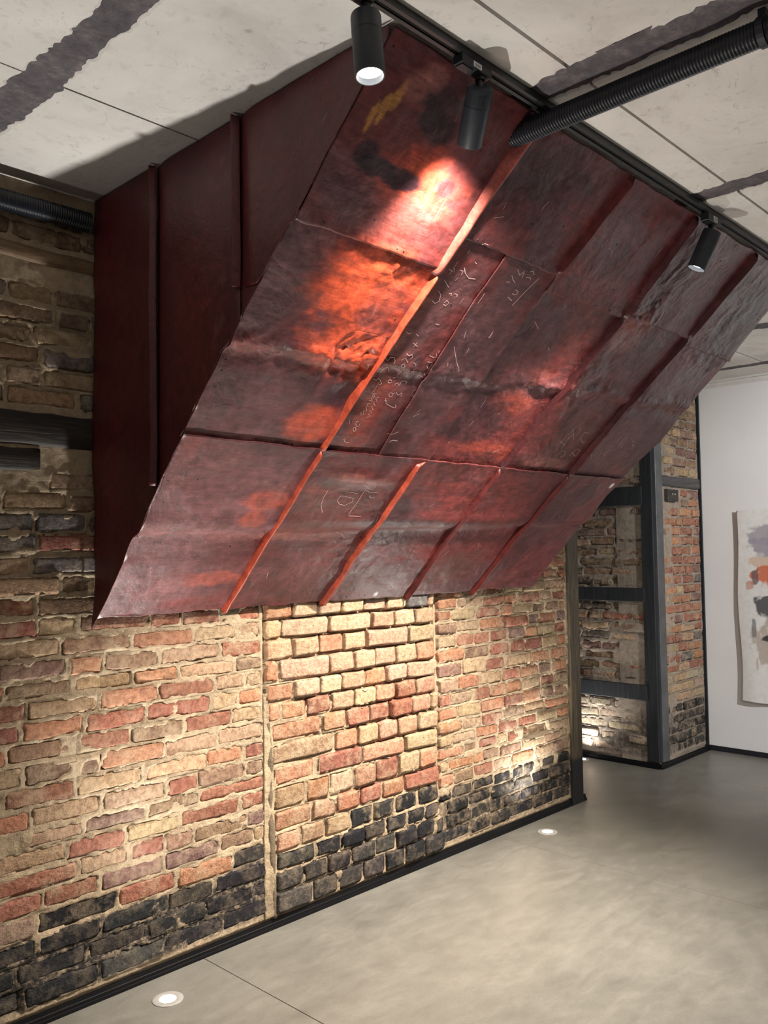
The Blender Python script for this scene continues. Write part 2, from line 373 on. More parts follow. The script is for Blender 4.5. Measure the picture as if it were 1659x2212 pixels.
CHALK_PTS=[[[2.169,1.265],[2.189,1.253],[2.196,1.266],[2.212,1.271],[2.222,1.261],[2.221,1.25]],[[2.174,1.212],[2.18,1.199],[2.196,1.2],[2.195,1.213],[2.181,1.218],[2.174,1.212]],[[2.195,1.213],[2.196,1.223],[2.208,1.229],[2.222,1.222],[2.232,1.208]],[[2.177,1.169],[2.197,1.167],[2.201,1.177],[2.214,1.17],[2.228,1.158],[2.218,1.152]],[[2.213,1.161],[2.21,1.113]],[[2.25,1.225],[2.258,1.233],[2.27,1.221],[2.274,1.227],[2.287,1.217],[2.286,1.203]],[[2.278,1.251],[2.28,1.246],[2.277,1.242],[2.271,1.242],[2.264,1.245],[2.261,1.25],[2.261,1.255],[2.266,1.257],[2.273,1.255],[2.278,1.251]],[[2.245,1.27],[2.259,1.282],[2.283,1.265]],[[2.252,1.299],[2.267,1.294],[2.279,1.301],[2.29,1.29],[2.282,1.281]],[[2.255,1.344],[2.285,1.334]],[[2.273,1.35],[2.269,1.329]],[[2.322,1.235],[2.348,1.239]],[[2.329,1.245],[2.341,1.229]],[[2.306,1.272],[2.328,1.266],[2.327,1.259]],[[2.304,1.213],[2.305,1.227],[2.316,1.22]],[[2.268,1.188],[2.281,1.19]],[[2.273,1.173],[2.271,1.169],[2.266,1.167],[2.26,1.167],[2.254,1.169],[2.251,1.173],[2.252,1.176],[2.256,1.179],[2.262,1.179],[2.269,1.178]],[[2.314,1.121],[2.315,1.116],[2.313,1.112],[2.306,1.111],[2.299,1.115],[2.294,1.12],[2.293,1.125],[2.297,1.129],[2.304,1.128],[2.311,1.124]],[[2.312,1.124],[2.317,1.132]],[[2.321,1.135],[2.341,1.123],[2.348,1.136],[2.359,1.128],[2.352,1.12]],[[2.294,1.164],[2.305,1.173],[2.318,1.163],[2.321,1.183],[2.336,1.185],[2.349,1.182],[2.346,1.172]],[[2.289,1.091],[2.306,1.091]],[[2.29,1.101],[2.309,1.079],[2.344,1.07],[2.37,1.066],[2.359,1.081]],[[2.213,1.027],[2.219,1.014],[2.231,1.02],[2.22,1.033],[2.235,1.035],[2.221,1.053],[2.231,1.054],[2.217,1.066],[2.232,1.069]],[[2.218,1.081],[2.236,1.079],[2.224,1.092]],[[2.231,1.102],[2.233,1.098],[2.231,1.095],[2.227,1.096],[2.223,1.099],[2.22,1.103],[2.22,1.106],[2.223,1.107],[2.227,1.106],[2.231,1.102]],[[2.214,1.111],[2.231,1.114]],[[2.256,1.008],[2.268,1.015],[2.252,1.023],[2.267,1.03],[2.25,1.037],[2.265,1.044],[2.248,1.056],[2.261,1.063],[2.244,1.075],[2.259,1.082],[2.242,1.094],[2.254,1.101]],[[2.219,1.554],[2.24,1.543],[2.252,1.52],[2.24,1.507],[2.221,1.513]],[[2.279,1.518],[2.284,1.53],[2.301,1.523],[2.294,1.51],[2.279,1.513]],[[2.217,1.595],[2.255,1.576]],[[2.275,1.555],[2.285,1.56],[2.29,1.55]],[[2.301,1.561],[2.316,1.561],[2.321,1.551]],[[2.257,1.646],[2.272,1.646],[2.276,1.631]],[[2.207,1.636],[2.238,1.631],[2.224,1.646]],[[2.267,1.659],[2.287,1.642],[2.318,1.629],[2.349,1.634]],[[2.376,1.211],[2.375,1.223],[2.393,1.223],[2.403,1.218]],[[2.388,1.241],[2.405,1.23]],[[2.384,1.269],[2.399,1.258],[2.408,1.273],[2.408,1.281]],[[2.374,1.286],[2.399,1.288]],[[2.369,1.311],[2.39,1.308],[2.408,1.312],[2.393,1.327]],[[2.391,1.336],[2.399,1.34],[2.403,1.329]],[[2.445,1.375],[2.496,1.328],[2.555,1.28]],[[2.467,1.416],[2.456,1.444]],[[2.593,1.444],[2.595,1.468]],[[2.204,0.903],[2.214,0.892],[2.228,0.887],[2.238,0.889]],[[2.238,0.977],[2.241,0.97],[2.239,0.965],[2.234,0.964],[2.227,0.966],[2.22,0.972],[2.216,0.978],[2.216,0.984],[2.22,0.987],[2.227,0.986]],[[2.235,0.951],[2.237,0.945],[2.235,0.942],[2.23,0.942],[2.223,0.947],[2.219,0.953],[2.219,0.958],[2.223,0.96],[2.229,0.957],[2.235,0.951]],[[2.178,0.989],[2.188,0.971]],[[2.475,1.047],[2.498,1.065]],[[2.435,0.917],[2.434,0.92],[2.435,0.922],[2.438,0.925],[2.443,0.927],[2.449,0.928],[2.455,0.929],[2.462,0.928],[2.468,0.928],[2.474,0.926]],[[2.194,1.378],[2.209,1.373],[2.22,1.379]],[[2.243,1.379],[2.261,1.374]],[[2.301,1.436],[2.322,1.436]],[[2.491,1.695],[2.511,1.682],[2.534,1.674]],[[2.5,1.722],[2.53,1.705],[2.54,1.726]],[[2.541,1.722],[2.55,1.699]],[[2.569,1.731],[2.581,1.736],[2.599,1.726]],[[2.569,1.707],[2.595,1.71],[2.599,1.7]],[[2.545,1.616],[2.58,1.607]],[[2.556,1.633],[2.572,1.631],[2.585,1.638],[2.58,1.647],[2.563,1.65]],[[2.636,1.723],[2.597,1.59]],[[2.487,1.666],[2.506,1.669]],[[2.426,1.558],[2.426,1.587],[2.422,1.601]],[[2.265,1.756],[2.274,1.762],[2.294,1.762]],[[2.241,1.705],[2.243,1.72]],[[2.297,1.69],[2.311,1.685]],[[2.59,1.443],[2.591,1.473]],[[2.529,1.363],[2.526,1.383]],[[2.983,1.467],[2.999,1.457]],[[2.911,1.642],[2.903,1.656]],[[2.794,1.555],[2.841,1.532]],[[3.574,0.979],[3.571,1.05],[3.581,1.11]],[[3.61,0.983],[3.587,1.1]],[[3.595,1.042],[3.639,1.12]],[[3.544,1.031],[3.619,1.008]],[[3.577,1.11],[3.649,1.047]],[[3.639,1.12],[3.654,1.092],[3.633,1.073]],[[3.541,1.004],[3.577,1.029]],[[3.727,1.1],[3.692,1.101],[3.686,1.073],[3.718,1.049],[3.751,1.041],[3.759,1.053]],[[3.619,0.956],[3.626,0.976],[3.658,0.976],[3.674,0.949],[3.649,0.939]],[[3.715,0.953],[3.719,0.987],[3.745,1.001],[3.772,0.992],[3.772,0.97],[3.763,0.955]],[[3.715,0.976],[3.761,0.957]],[[3.976,0.958],[3.973,1.0]],[[4.044,1.024],[4.002,0.99],[4.039,0.982]],[[4.088,1.046],[4.074,1.092],[4.089,1.117],[4.107,1.095],[4.106,1.066],[4.124,1.043]],[[4.173,1.096],[4.201,1.093],[4.207,1.07],[4.232,1.069],[4.229,1.044]],[[3.852,1.08],[3.874,1.065]],[[3.889,1.09],[3.899,1.074]],[[3.846,0.965],[3.853,0.988]],[[3.829,1.044],[3.862,1.027]],[[4.184,0.995],[4.191,1.02]],[[4.234,0.993],[4.24,1.012]],[[3.897,0.981],[3.919,0.954]],[[2.543,0.663],[2.498,0.661],[2.47,0.671],[2.464,0.604],[2.453,0.542]],[[2.457,0.536],[2.528,0.535]],[[2.394,0.634],[2.354,0.634],[2.348,0.613],[2.371,0.593],[2.404,0.587],[2.424,0.6]],[[2.402,0.63],[2.429,0.626],[2.436,0.607],[2.425,0.602]],[[2.272,0.658],[2.27,0.619],[2.281,0.582],[2.31,0.545]],[[2.423,0.704],[2.46,0.694],[2.487,0.677]],[[2.463,0.431],[2.499,0.423],[2.532,0.4]],[[2.389,0.657],[2.438,0.65]],[[2.509,0.644],[2.526,0.631],[2.541,0.636]],[[2.503,0.706],[2.511,0.688]],[[2.476,0.385],[2.502,0.369]]]

# ================================================================== STRUCTURE
def struct(o, label=None):
    o['kind'] = 'structure'
    if label: o['label'] = label
    return o

# ---- floor: cast slabs with saw-cut joints
fl = MB(); fl.box(-2.6, 7.0, -5.6, 1.6, -0.20, -0.012)
floor = struct(fl.build('floor', m_simple('joint_filler', (0.05, 0.047, 0.042), 0.9)), 'polished grey concrete floor with thin saw-cut joints')
xj = [-2.6, -1.90, 0.05, 2.005, 3.945, 5.90, 7.0]
for i in range(len(xj)-1):
    s = MB(); s.box(xj[i]+0.0015, xj[i+1]-0.0015, -5.6, 1.6, -0.012, 0.0, 0.0008)
    s.build('floor_slab', FLOOR, floor)

# ---- ceiling: concrete panels between dark joists
cl = MB(); cl.box(-2.6, 7.0, -5.6, 1.6, 2.952, 3.10)
ceiling = struct(cl.build('ceiling', m_simple('ceiling_backing', (0.10, 0.09, 0.085), 0.95)), 'pale concrete ceiling panels between dark rough joists')
jo = [(-2.2, -2.1), (-1.14, -1.035), (-0.08, 0.022), (0.978, 1.08), (2.033, 2.136), (3.10, 3.195), (4.16, 4.262), (5.22, 5.32), (6.30, 6.40)]
for (a, b_) in jo:
    s = MB(); n = 90
    ys = np.linspace(-5.6, 1.6, n); v = []; f = []
    for i, y in enumerate(ys):
        w0 = 0.012*vn(y*9, a*3, 5); zz = 2.925+0.003*vn(y*14, a, 9)
        for k, x in enumerate(np.linspace(a-0.02, b_+0.02, 6)):
            v.append((x, y, zz+0.004*float(vn(x*60, y*30, 3))))
    for i in range(n-1):
        for k in range(5): f.append((i*6+k, i*6+k+1, (i+1)*6+k+1, (i+1)*6+k))
    link('ceiling_joist', mesh('ceiling_joist', v, f, True), JOIST, ceiling)
edges_x = [-2.6]+[t for p_ in jo for t in p_]+[6.735]
ysm = [-5.6, -4.92, -3.86, -2.80, -1.742, -0.682, 0.378, 1.6]
pr = random.Random(3)
for b_ in range(0, len(edges_x), 2):
    xa, xb = edges_x[b_], edges_x[b_+1]
    for j in range(len(ysm)-1):
        ya, yb = ysm[j]+0.005, ysm[j+1]-0.005
        n = max(6, int((yb-ya)/0.011))
        ys = np.linspace(ya, yb, n)
        el = xa+0.010*fbm(ys*14, np.full(n, xa*7), 11, 4)+0.006*vn(ys*70, xa, 4)
        er = xb+0.013*fbm(ys*12, np.full(n, xb*5), 21, 4)+0.008*vn(ys*65, xb, 8)
        if abs(xb-0.978) < 1e-3: er = er+0.012*vn(ys*6, 1.0, 2)
        z0 = ZC+pr.uniform(0, 0.003); v = []; f = []
        for i in range(n):
            for (x, z) in ((el[i], 2.95), (el[i]+0.002, z0+0.004), (el[i]+0.010, z0), (er[i]-0.010, z0), (er[i]-0.002, z0+0.004), (er[i], 2.95)):
                v.append((x, ys[i], z))
        for i in range(n-1):
            for k in range(5): f.append((i*6+k, (i+1)*6+k, (i+1)*6+k+1, i*6+k+1))
        f.append(tuple(range(6))); f.append(tuple((n-1)*6+k for k in range(5, -1, -1)))
        link('ceiling_panel', mesh('ceiling_panel', v, f), CEIL, ceiling)

# ---- masonry
def wall_panel(name, xs, zs, yfun, thick, mat, loc=(0, 0, 0), rz=0.0):
    X, Z = np.meshgrid(np.array(xs), np.array(zs)); Y = yfun(X, Z)
    nz, nx = X.shape
    v = np.stack([X.ravel(), Y.ravel(), Z.ravel()], 1).tolist(); f = []
    for j in range(nz-1):
        r = j*nx
        for i in range(nx-1): f.append((r+i, r+i+1, r+nx+i+1, r+nx+i))
    # rim to a back face
    loop = [i for i in range(nx)]+[j*nx+nx-1 for j in range(1, nz)]+[(nz-1)*nx+i for i in range(nx-2, -1, -1)]+[j*nx for j in range(nz-2, 0, -1)]
    b = len(v)
    for i in loop: v.append([v[i][0], thick, v[i][2]])
    L_ = len(loop)
    for k in range(L_): f.append((loop[k], b+k, b+(k+1) % L_, loop[(k+1) % L_]))
    f.append(tuple(b+k for k in range(L_)))
    me = mesh(name, v, f); me.polygons.foreach_set('use_smooth', [True]*((nz-1)*(nx-1))+[False]*(L_+1))
    o = link(name, me, mat); o.location = loc; o.rotation_euler = (0, 0, rz)
    return o

BP = {}
def brick_mesh(L, H, var, worn):
    k = (L, H, var, worn)
    if k in BP: return BP[k]
    q = random.Random(hash((round(L*1000), round(H*1000), var, int(worn*100))) & 0xffff)
    D = 0.08; r = min(0.006+0.008*worn, H*0.26)
    xs = [-L/2, -L/2+r, q.uniform(-0.05, 0.05)*L, L/2-r, L/2]; zs = [-H/2, -H/2+r, H/2-r, H/2]
    v = []; f = []
    for j, z in enumerate(zs):
        for i, x in enumerate(xs):
            ex = i in (0, 4); ez = j in (0, 3)
            y = -D/2+(r*0.6 if ex else 0)+(r*0.6 if ez else 0)*(0.7 if ex else 1)
            jit = 0.0035*(0.5+worn)
            xx = x+q.uniform(-jit, jit)*1.3; zz = z+q.uniform(-jit, jit)*0.8; y += q.uniform(-jit, jit)*0.8
            if ex and ez: xx *= 1-q.uniform(0.0, 0.022)*(0.15/L)*(1+worn); zz *= 1-q.uniform(0.0, 0.10)*worn-0.03
            v.append((xx, y, zz))
    for j in range(3):
        for i in range(4): f.append((j*5+i, j*5+i+1, (j+1)*5+i+1, (j+1)*5+i))
    loop = [0, 1, 2, 3, 4, 9, 14, 19, 18, 17, 16, 15, 10, 5]; b = len(v)
    for i in loop: v.append((v[i][0], D/2, v[i][2]))
    for k2 in range(14): f.append((loop[k2], b+k2, b+(k2+1) % 14, loop[(k2+1) % 14]))
    me = mesh('brick', v, f, True); me.materials.append(BRICK); BP[k] = me
    nv = np.zeros((len(v), 3)); va = np.array(v)
    for q_ in f:                                   # area-weighted normals keep the worn faces flat
        n_ = np.cross(va[q_[2]]-va[q_[0]], va[q_[3]]-va[q_[1]]); n_ = n_*np.linalg.norm(n_)
        for i in q_: nv[i] += n_
    me.normals_split_custom_set_from_vertices((nv/np.maximum(np.linalg.norm(nv, axis=1, keepdims=True), 1e-12)).tolist())
    return me
def brick(wall, xl, xr, zb, zt, y, color, smear, worn=0.6, tilt=0.5):
    l = xr-xl; h = zt-zb
    L = min((0.06, 0.10, 0.145, 0.19, 0.24, 0.30, 0.36), key=lambda t: abs(t-l)); H = min((0.052, 0.066, 0.078), key=lambda t: abs(t-h))
    o = bpy.data.objects.new('brick', brick_mesh(L, H, rng.randrange(9), worn)); COL.objects.link(o)
    o.parent = wall; o.location = ((xl+xr)/2, y+0.04, (zb+zt)/2); o.scale = (l/L, 1, h/H)
    o.rotation_euler = (math.radians(rng.gauss(0, tilt*1.5)), math.radians(rng.gauss(0, tilt)), math.radians(rng.gauss(0, tilt*0.7)))
    o.color = (*color, smear)
    return o
def jit(c, a=0.15):
    k = 1+rng.uniform(-a, a); return tuple(max(0.01, x*k*(1+rng.uniform(-0.06, 0.06))) for x in c)
RED = (0.31, 0.130, 0.088); ORN = (0.42, 0.205, 0.12); TAN = (0.41, 0.285, 0.18); BRN = (0.24, 0.155, 0.10); PUR = (0.22, 0.13, 0.11); GRY = (0.15, 0.13, 0.125)
SOOT = (0.020, 0.020, 0.023); SOOT2 = (0.050, 0.045, 0.042)
def pick(ws):
    t = rng.uniform(0, sum(x for _, x in ws))
    for c, x in ws:
        t -= x
        if t <= 0: return jit(c)
    return jit(ws[-1][0])

def base_in(y, Z): return np.where(Z < 0.048, 0.014, y)
# left panel
fx = np.concatenate([np.arange(-2.6, 0.3, 0.2), np.arange(0.3, 1.1, 0.0125), np.arange(1.1, 2.312, 0.0075), [2.312]])
fz = np.concatenate([np.arange(0.0, 1.42, 0.0075), np.arange(1.42, 2.93, 0.0085)])
def y_left(X, Z):
    return 0.0010-0.0030*fbm(X*5, Z*9, 1, 4)-0.003*ridged(X*22, Z*30, 5, 2)
class Spec(list): pass
def lay(wall, spec):
    for a in spec: brick(wall, *a)
def mortar_field(spec, joint, thr_m, thr_a, patch=9.0, seed=0, deep=0.024):
    """front of the mortar: fills the joints and laps irregularly over the brick edges"""
    def fn(X, Z):
        D = np.full(X.shape, -1.0); YB = np.zeros(X.shape); xs = X[0]; zs = Z[:, 0]
        for (xl, xr, zb, zt, y, *_r) in spec:
            i0, i1 = np.searchsorted(xs, [xl, xr]); j0, j1 = np.searchsorted(zs, [zb, zt])
            if i1 <= i0 or j1 <= j0: continue
            xx, zz = X[j0:j1, i0:i1], Z[j0:j1, i0:i1]
            d = np.minimum(np.minimum(xx-xl, xr-xx), np.minimum(zz-zb, zt-zz))
            D[j0:j1, i0:i1] = d; YB[j0:j1, i0:i1] = y
        tm = thr_m(X, Z) if callable(thr_m) else thr_m
        thr = tm+thr_a*(1.3*fbm(X*38, Z*46, seed+1, 3)+0.7*fbm(X*9, Z*12, seed+2, 2))
        pt = fbm(X*5.5, Z*8, seed+5, 4)
        thr = thr+np.clip((pt-patch)*0.25, 0, 0.06)
        cov = 1/(1+np.exp(np.clip((D-thr)/0.0022, -40, 40)))
        jt = joint(X, Z); lvl = np.where(D > 0, np.minimum(jt, YB-0.0012-0.0012*fbm(X*30, Z*30, seed+7, 2)), jt)
        return base_in(cov*lvl+(1-cov)*deep, Z)
    return fn
def courses(wall, x0f, x1f, zrows, Lm, Ls, skip, colf, yb, ysd, smearf, gap=0.012, hg=0.016, worn=0.7):
    n = 0
    for r, (zb, zt) in enumerate(zrows):
        x0 = x0f(zb); x1 = x1f(zb); x = x0-rng.uniform(0.0, Lm*0.8)
        while x < x1-0.03:
            l = max(0.09, rng.gauss(Lm, Ls))
            if rng.random() < 0.14: l *= 0.55
            xl, xr = max(x, x0), min(x+l, x1)
            if x1-xr < 0.06: xr = x1
            x = xr+gap*rng.uniform(0.5, 1.6)
            if xr-xl < 0.045: continue
            zm = (zb+zt)/2; xm = (xl+xr)/2
            if skip(xl, xr, zb, zt): continue
            dz = rng.uniform(-0.003, 0.003)
            wall.append((xl, xr, zb+hg*0.5+dz, zt-hg*0.5+dz, yb+rng.gauss(0, ysd), colf(xm, zm), smearf(xm, zm), worn))
            n += 1
    return n
zl = [1.316, 1.242, 1.170, 1.105, 1.034, 0.960, 0.889, 0.811, 0.738, 0.662, 0.598, 0.526, 0.455, 0.380, 0.300, 0.225, 0.150, 0.068]
rows = [(zl[i+1], zl[i]) for i in range(len(zl)-1)]
zz_ = 1.316
while zz_ < 2.88:
    rows.append((zz_, zz_+0.0735)); zz_ += 0.0735
def skipL(xl, xr, zb, zt):
    zm = (zb+zt)/2
    if zm > 1.40 and xl > 1.57: return True
    if 1.975 < zt and zb < 2.118: return True
    if xl < 1.334 and 1.89 < zt and zb < 1.99: return True
    if 2.632 < zt and zb < 2.705: return True
    if zt > 2.91: return True
    return False
def colL(x, z):
    if z < 0.335+0.03*math.sin(x*9): return jit(SOOT if rng.random() < 0.72 else SOOT2, 0.3)
    if z > 1.40: return pick([(BRN, 4), (TAN, 3), (GRY, 2.2), (PUR, 1.5), (RED, 1.2)])
    if z < 0.75: return pick([(RED, 5), (PUR, 2.2), (TAN, 2.4), (BRN, 2), (ORN, 1)])
    return pick([(RED, 3), (TAN, 4), (BRN, 2), (ORN, 2), (PUR, 1.2), (GRY, 0.8)])
SL = Spec()
courses(SL, lambda z: 0.30, lambda z: 2.296+0.022*(1.38-min(z, 1.38)) if z < 1.40 else 1.62, rows, 0.238, 0.028, skipL, colL, -0.004, 0.0028,
        lambda x, z: 0.22 if z < 0.335 else rng.uniform(0.2, 0.8), gap=0.010, hg=0.011, worn=0.75)
wall_left = struct(wall_panel('wall_left', fx, fz, mortar_field(SL, y_left, 0.0085, 0.0085, 0.36, 3), 0.30, MORT_L), 'old brick wall with wide tan mortar joints, left of the vertical joint')
lay(wall_left, SL)

# middle panel, dry header bond (bricks read off one by one)
fx = np.concatenate([np.arange(2.312, 3.462, 0.0075), [3.462]]); fz = np.concatenate([np.arange(0, 1.42, 0.0075), np.arange(1.45, 2.93, 0.08), [2.92]])
def y_mid(X, Z):
    flush = 1/(1+np.exp(-((0.93-Z)*9+(2.72-X)*9)))      # lower left is pointed flush, upper right is open-jointed
    low = 1/(1+np.exp(-(0.50-Z)*14))
    d = 0.022*(1-flush)+0.002*flush
    d = d*(1-low)+0.004*low
    return -0.008+d*1.2+0.030*(X > 3.444)+0.030*((X < 2.322) & (Z > 1.0))-0.004*fbm(X*7, Z*9, 31, 4)-0.003*ridged(X*18, Z*20, 2, 2)
def t_mid(X, Z):
    flush = 1/(1+np.exp(-((0.93-Z)*9+(2.72-X)*9))); low = 1/(1+np.exp(-(0.50-Z)*14))
    return -0.004+0.013*flush*(1-low)+0.0085*low
def colM(x, z):
    if z < 0.29+0.17*(x-2.37)/1.1: return jit(SOOT if rng.random() < 0.6 else SOOT2, 0.3)
    if z > 0.98: return pick([((0.44, 0.29, 0.19), 5), (ORN, 4), ((0.47, 0.315, 0.21), 3)])
    return pick([(ORN, 3), (RED, 2.5), (TAN, 4), ((0.44, 0.24, 0.16), 3)])
SM = Spec()
for r, (zb, zt, segs) in enumerate(MID):
    for (a, b_) in segs:
        xm = (a+b_)/2; zm = (zb+zt)/2
        c = colM(xm, zm); yo = -0.019+rng.gauss(0, 0.004)
        if r == 0 and 3.2 < xm < 3.38: c = (0.14, 0.135, 0.135)
        if 5 <= r <= 10 and a < 2.45: yo = -0.013; c = jit((0.36, 0.235, 0.145)) if r in (7, 9) else jit(ORN if r == 6 else (0.40, 0.2, 0.12))
        g = 0.004
        SM.append((a+g, b_-g, zb+0.005, zt-0.005, yo, c, 0.5 if zm > 0.95 else (0.3 if zm < 0.35 else 0.7), 0.9, 0.9))

wall_middle = struct(wall_panel('wall_middle', fx, fz, mortar_field(SM, y_mid, t_mid, 0.004, 0.55, 23, 0.03), 0.30, MORT_M), 'brick wall section of short close-laid bricks between two vertical joints')
lay(wall_middle, SM)

# right panel
fx = np.concatenate([np.arange(3.462, 4.735, 0.008), [4.735]]); fz = np.concatenate([np.arange(0, 1.6, 0.008), np.arange(1.6, 2.93, 0.015)])
def y_right(X, Z):
    return 0.006+0.018*(X < 3.482)-0.005*fbm(X*7, Z*9, 41, 4)-0.004*ridged(X*22, Z*28, 12, 2)
zr = [1.49, 1.42, 1.347, 1.286, 1.222, 1.152, 1.078, 1.000, 0.922, 0.846, 0.772, 0.698, 0.630, 0.562, 0.497, 0.428, 0.355, 0.285, 0.212, 0.140, 0.065]
rows = [(zr[i+1], zr[i]) for i in range(len(zr)-1)]
zz_ = 1.49
while zz_ < 2.85:
    rows.append((zz_, zz_+0.0725)); zz_ += 0.0725
def colR(x, z):
    if z < 0.36+0.03*math.sin(x*7): return jit(SOOT if rng.random() < 0.6 else SOOT2, 0.35)
    return pick([(ORN, 4), (RED, 3), (TAN, 4), (BRN, 1.6), (PUR, 0.7)])
SR_ = Spec()
courses(SR_, lambda z: (3.478 if z < 1.4 else 4.25), lambda z: 4.712, rows, 0.190, 0.025, lambda a, b, c, d: d > 2.9, colR, -0.002, 0.004,
        lambda x, z: 0.40 if z < 0.36 else rng.uniform(0.4, 0.95), gap=0.009, hg=0.011, worn=0.8)
wall_right = struct(wall_panel('wall_right', fx, fz, mortar_field(SR_, y_right, 0.0070, 0.007, 0.42, 43), 0.30, MORT_R), 'brick wall section beside the dark doorway post')
lay(wall_right, SR_)
# vertical mortar strip that fills the joint left of the header section
js = MB(); n = 60; v = []; f = []
for i in range(n+1):
    z = 0.045+(1.02-0.045)*i/n; xc = 2.368-0.030*z+0.006*float(vn(z*9, 1, 3)); wd = 0.019+0.007*float(vn(z*7, 4, 5))
    yf = -0.009-0.004*float(vn(z*14, 2, 8))
    for (dx, yy) in ((-wd, 0.02), (-wd*0.8, yf+0.006), (0, yf), (wd*0.8, yf+0.005), (wd, 0.02)): v.append((xc+dx, yy, z))
for i in range(n):
    for k in range(4): f.append((i*5+k, i*5+k+1, (i+1)*5+k+1, (i+1)*5+k))
f += [(0, 1, 2, 3, 4)[::-1], tuple(n*5+k for k in range(5))]
link('joint_strip', mesh('joint_strip', v, f, True), PLAST, wall_left)
# timbers set into the left panel
def timber(name, wall, x0, x1, z0, z1, y0, mat, seed, n=24):
    v = []; f = []; xs = np.linspace(x0, x1, n)
    for i, x in enumerate(xs):
        a = 0.004*float(vn(x*11, 1, seed)); b_ = 0.004*float(vn(x*13, 7, seed)); c = 0.004*float(vn(x*9, 3, seed+1))
        for (y, z) in ((0.08, z0+a), (y0+0.008+c, z0+a), (y0+c, z0+0.012+a), (y0+c*0.5-0.001, (z0+z1)/2), (y0+c, z1-0.012+b_), (y0+0.008+c, z1+b_), (0.08, z1+b_)): v.append((x, y, z))
    for i in range(n-1):
        for k in range(6): f.append((i*7+k, (i+1)*7+k, (i+1)*7+k+1, i*7+k+1))
    f += [tuple(range(7)), tuple((n-1)*7+k for k in range(6, -1, -1))]
    return link(name, mesh(name, v, f, True), mat, wall)
timber('timber_beam', wall_left, 0.3, 1.60, 1.992, 2.106, -0.010, BEAMD, 3)
timber('timber_beam', wall_left, 0.3, 1.334, 1.902, 1.983, -0.004, BEAMD, 5)
timber('timber_plank', wall_left, 0.3, 1.62, 2.643, 2.695, -0.012, PLANK, 8)

# door post at the end of the brick wall (child of the right panel)
ps = MB(); ps.box(4.737, 4.857, -0.012, 0.30, 0.0, 2.915, 0.004); ps.build('end_post', POSTW, wall_right)
sl = MB(); sl.box(4.716, 4.7365, 0.012, 0.06, 0.0, 2.915); sl.build('gap_shade_strip', BLACKM, wall_right)  # black strip stands in for the shade in the gap beside the post

# pier: side that faces the doorway (local x runs toward the camera side)
fx = np.concatenate([np.arange(0, 0.5, 0.05), np.arange(0.5, 1.402, 0.0125)]); fz = np.concatenate([np.arange(0, 2.93, 0.0125)])
def y_pa(X, Z):
    return 0.006-0.010*fbm(X*6, Z*12, 51, 4)-0.007*ridged(X*14, Z*22, 17, 2)
rows = []
for (z0, z1) in ((0.07, 0.475), (0.605, 1.20), (1.315, 1.915), (2.07, 2.90)):
    k = max(1, round((z1-z0)/0.077)); rows += [(z0+(z1-z0)*i/k, z0+(z1-z0)*(i+1)/k) for i in range(k)]
def colPA(x, z):
    if z < 0.48: return pick([((0.33, 0.27, 0.21), 4), ((0.26, 0.2, 0.16), 2)])
    return pick([(BRN, 3), (PUR, 2), (RED, 2.2), ((0.1, 0.08, 0.07), 2.5), (TAN, 1.5)])
SA_ = Spec()
courses(SA_, lambda z: 0.45, lambda z: 1.315, rows, 0.245, 0.03, lambda a, b, c, d: False, colPA, -0.001, 0.006, lambda x, z: 1.0 if z < 0.48 else rng.uniform(0.5, 1.0), worn=1.0)
wall_pier_side = struct(wall_panel('wall_pier_side', fx, fz, mortar_field(SA_, y_pa, 0.009, 0.010, 0.22, 53), 0.30, MORT_P, (5.925, 1.4, 0), -math.pi/2), 'side of the brick pier framed by black posts and cross beams')
lay(wall_pier_side, SA_)
# pier: front side
fx = np.concatenate([np.arange(5.925, 6.725, 0.0125), [6.725]])
def y_pb(X, Z): return 0.008-0.006*fbm(X*7, Z*9, 61, 4)-0.004*ridged(X*18, Z*24, 15, 2)
rows = []
for (z0, z1) in ((0.062, 2.058), (2.15, 2.90)):
    k = round((z1-z0)/0.0752); rows += [(z0+(z1-z0)*i/k, z0+(z1-z0)*(i+1)/k) for i in range(k)]
def colPB(x, z):
    if z < 0.42: return jit(SOOT2 if rng.random() < 0.6 else SOOT, 0.3)
    if z > 2.1: return pick([(TAN, 3), (BRN, 3), (PUR, 1.5)])
    if 0.42 < z < 0.62: return pick([((0.38, 0.3, 0.22), 3), (TAN, 2)])
    return pick([(ORN, 3), (RED, 4), (TAN, 2), (PUR, 1), (GRY, 0.4)])
SB_ = Spec()
courses(SB_, lambda z: 6.048, lambda z: 6.705, rows, 0.205, 0.03, lambda a, b, c, d: a < 6.30 and b > 6.10 and d > 1.945 and c < 2.045, colPB, -0.003, 0.004, lambda x, z: rng.uniform(0.3, 0.9), gap=0.009, hg=0.011, worn=0.9)
wall_pier_front = struct(wall_panel('wall_pier_front', fx, fz, mortar_field(SB_, y_pb, 0.007, 0.007, 0.45, 63), 0.30, MORT_P), 'front of the brick pier next to the white wall')
lay(wall_pier_front, SB_)
timber('timber_beam', wall_pier_front, 6.046, 6.722, 2.062, 2.146, -0.012, BEAMG, 4)
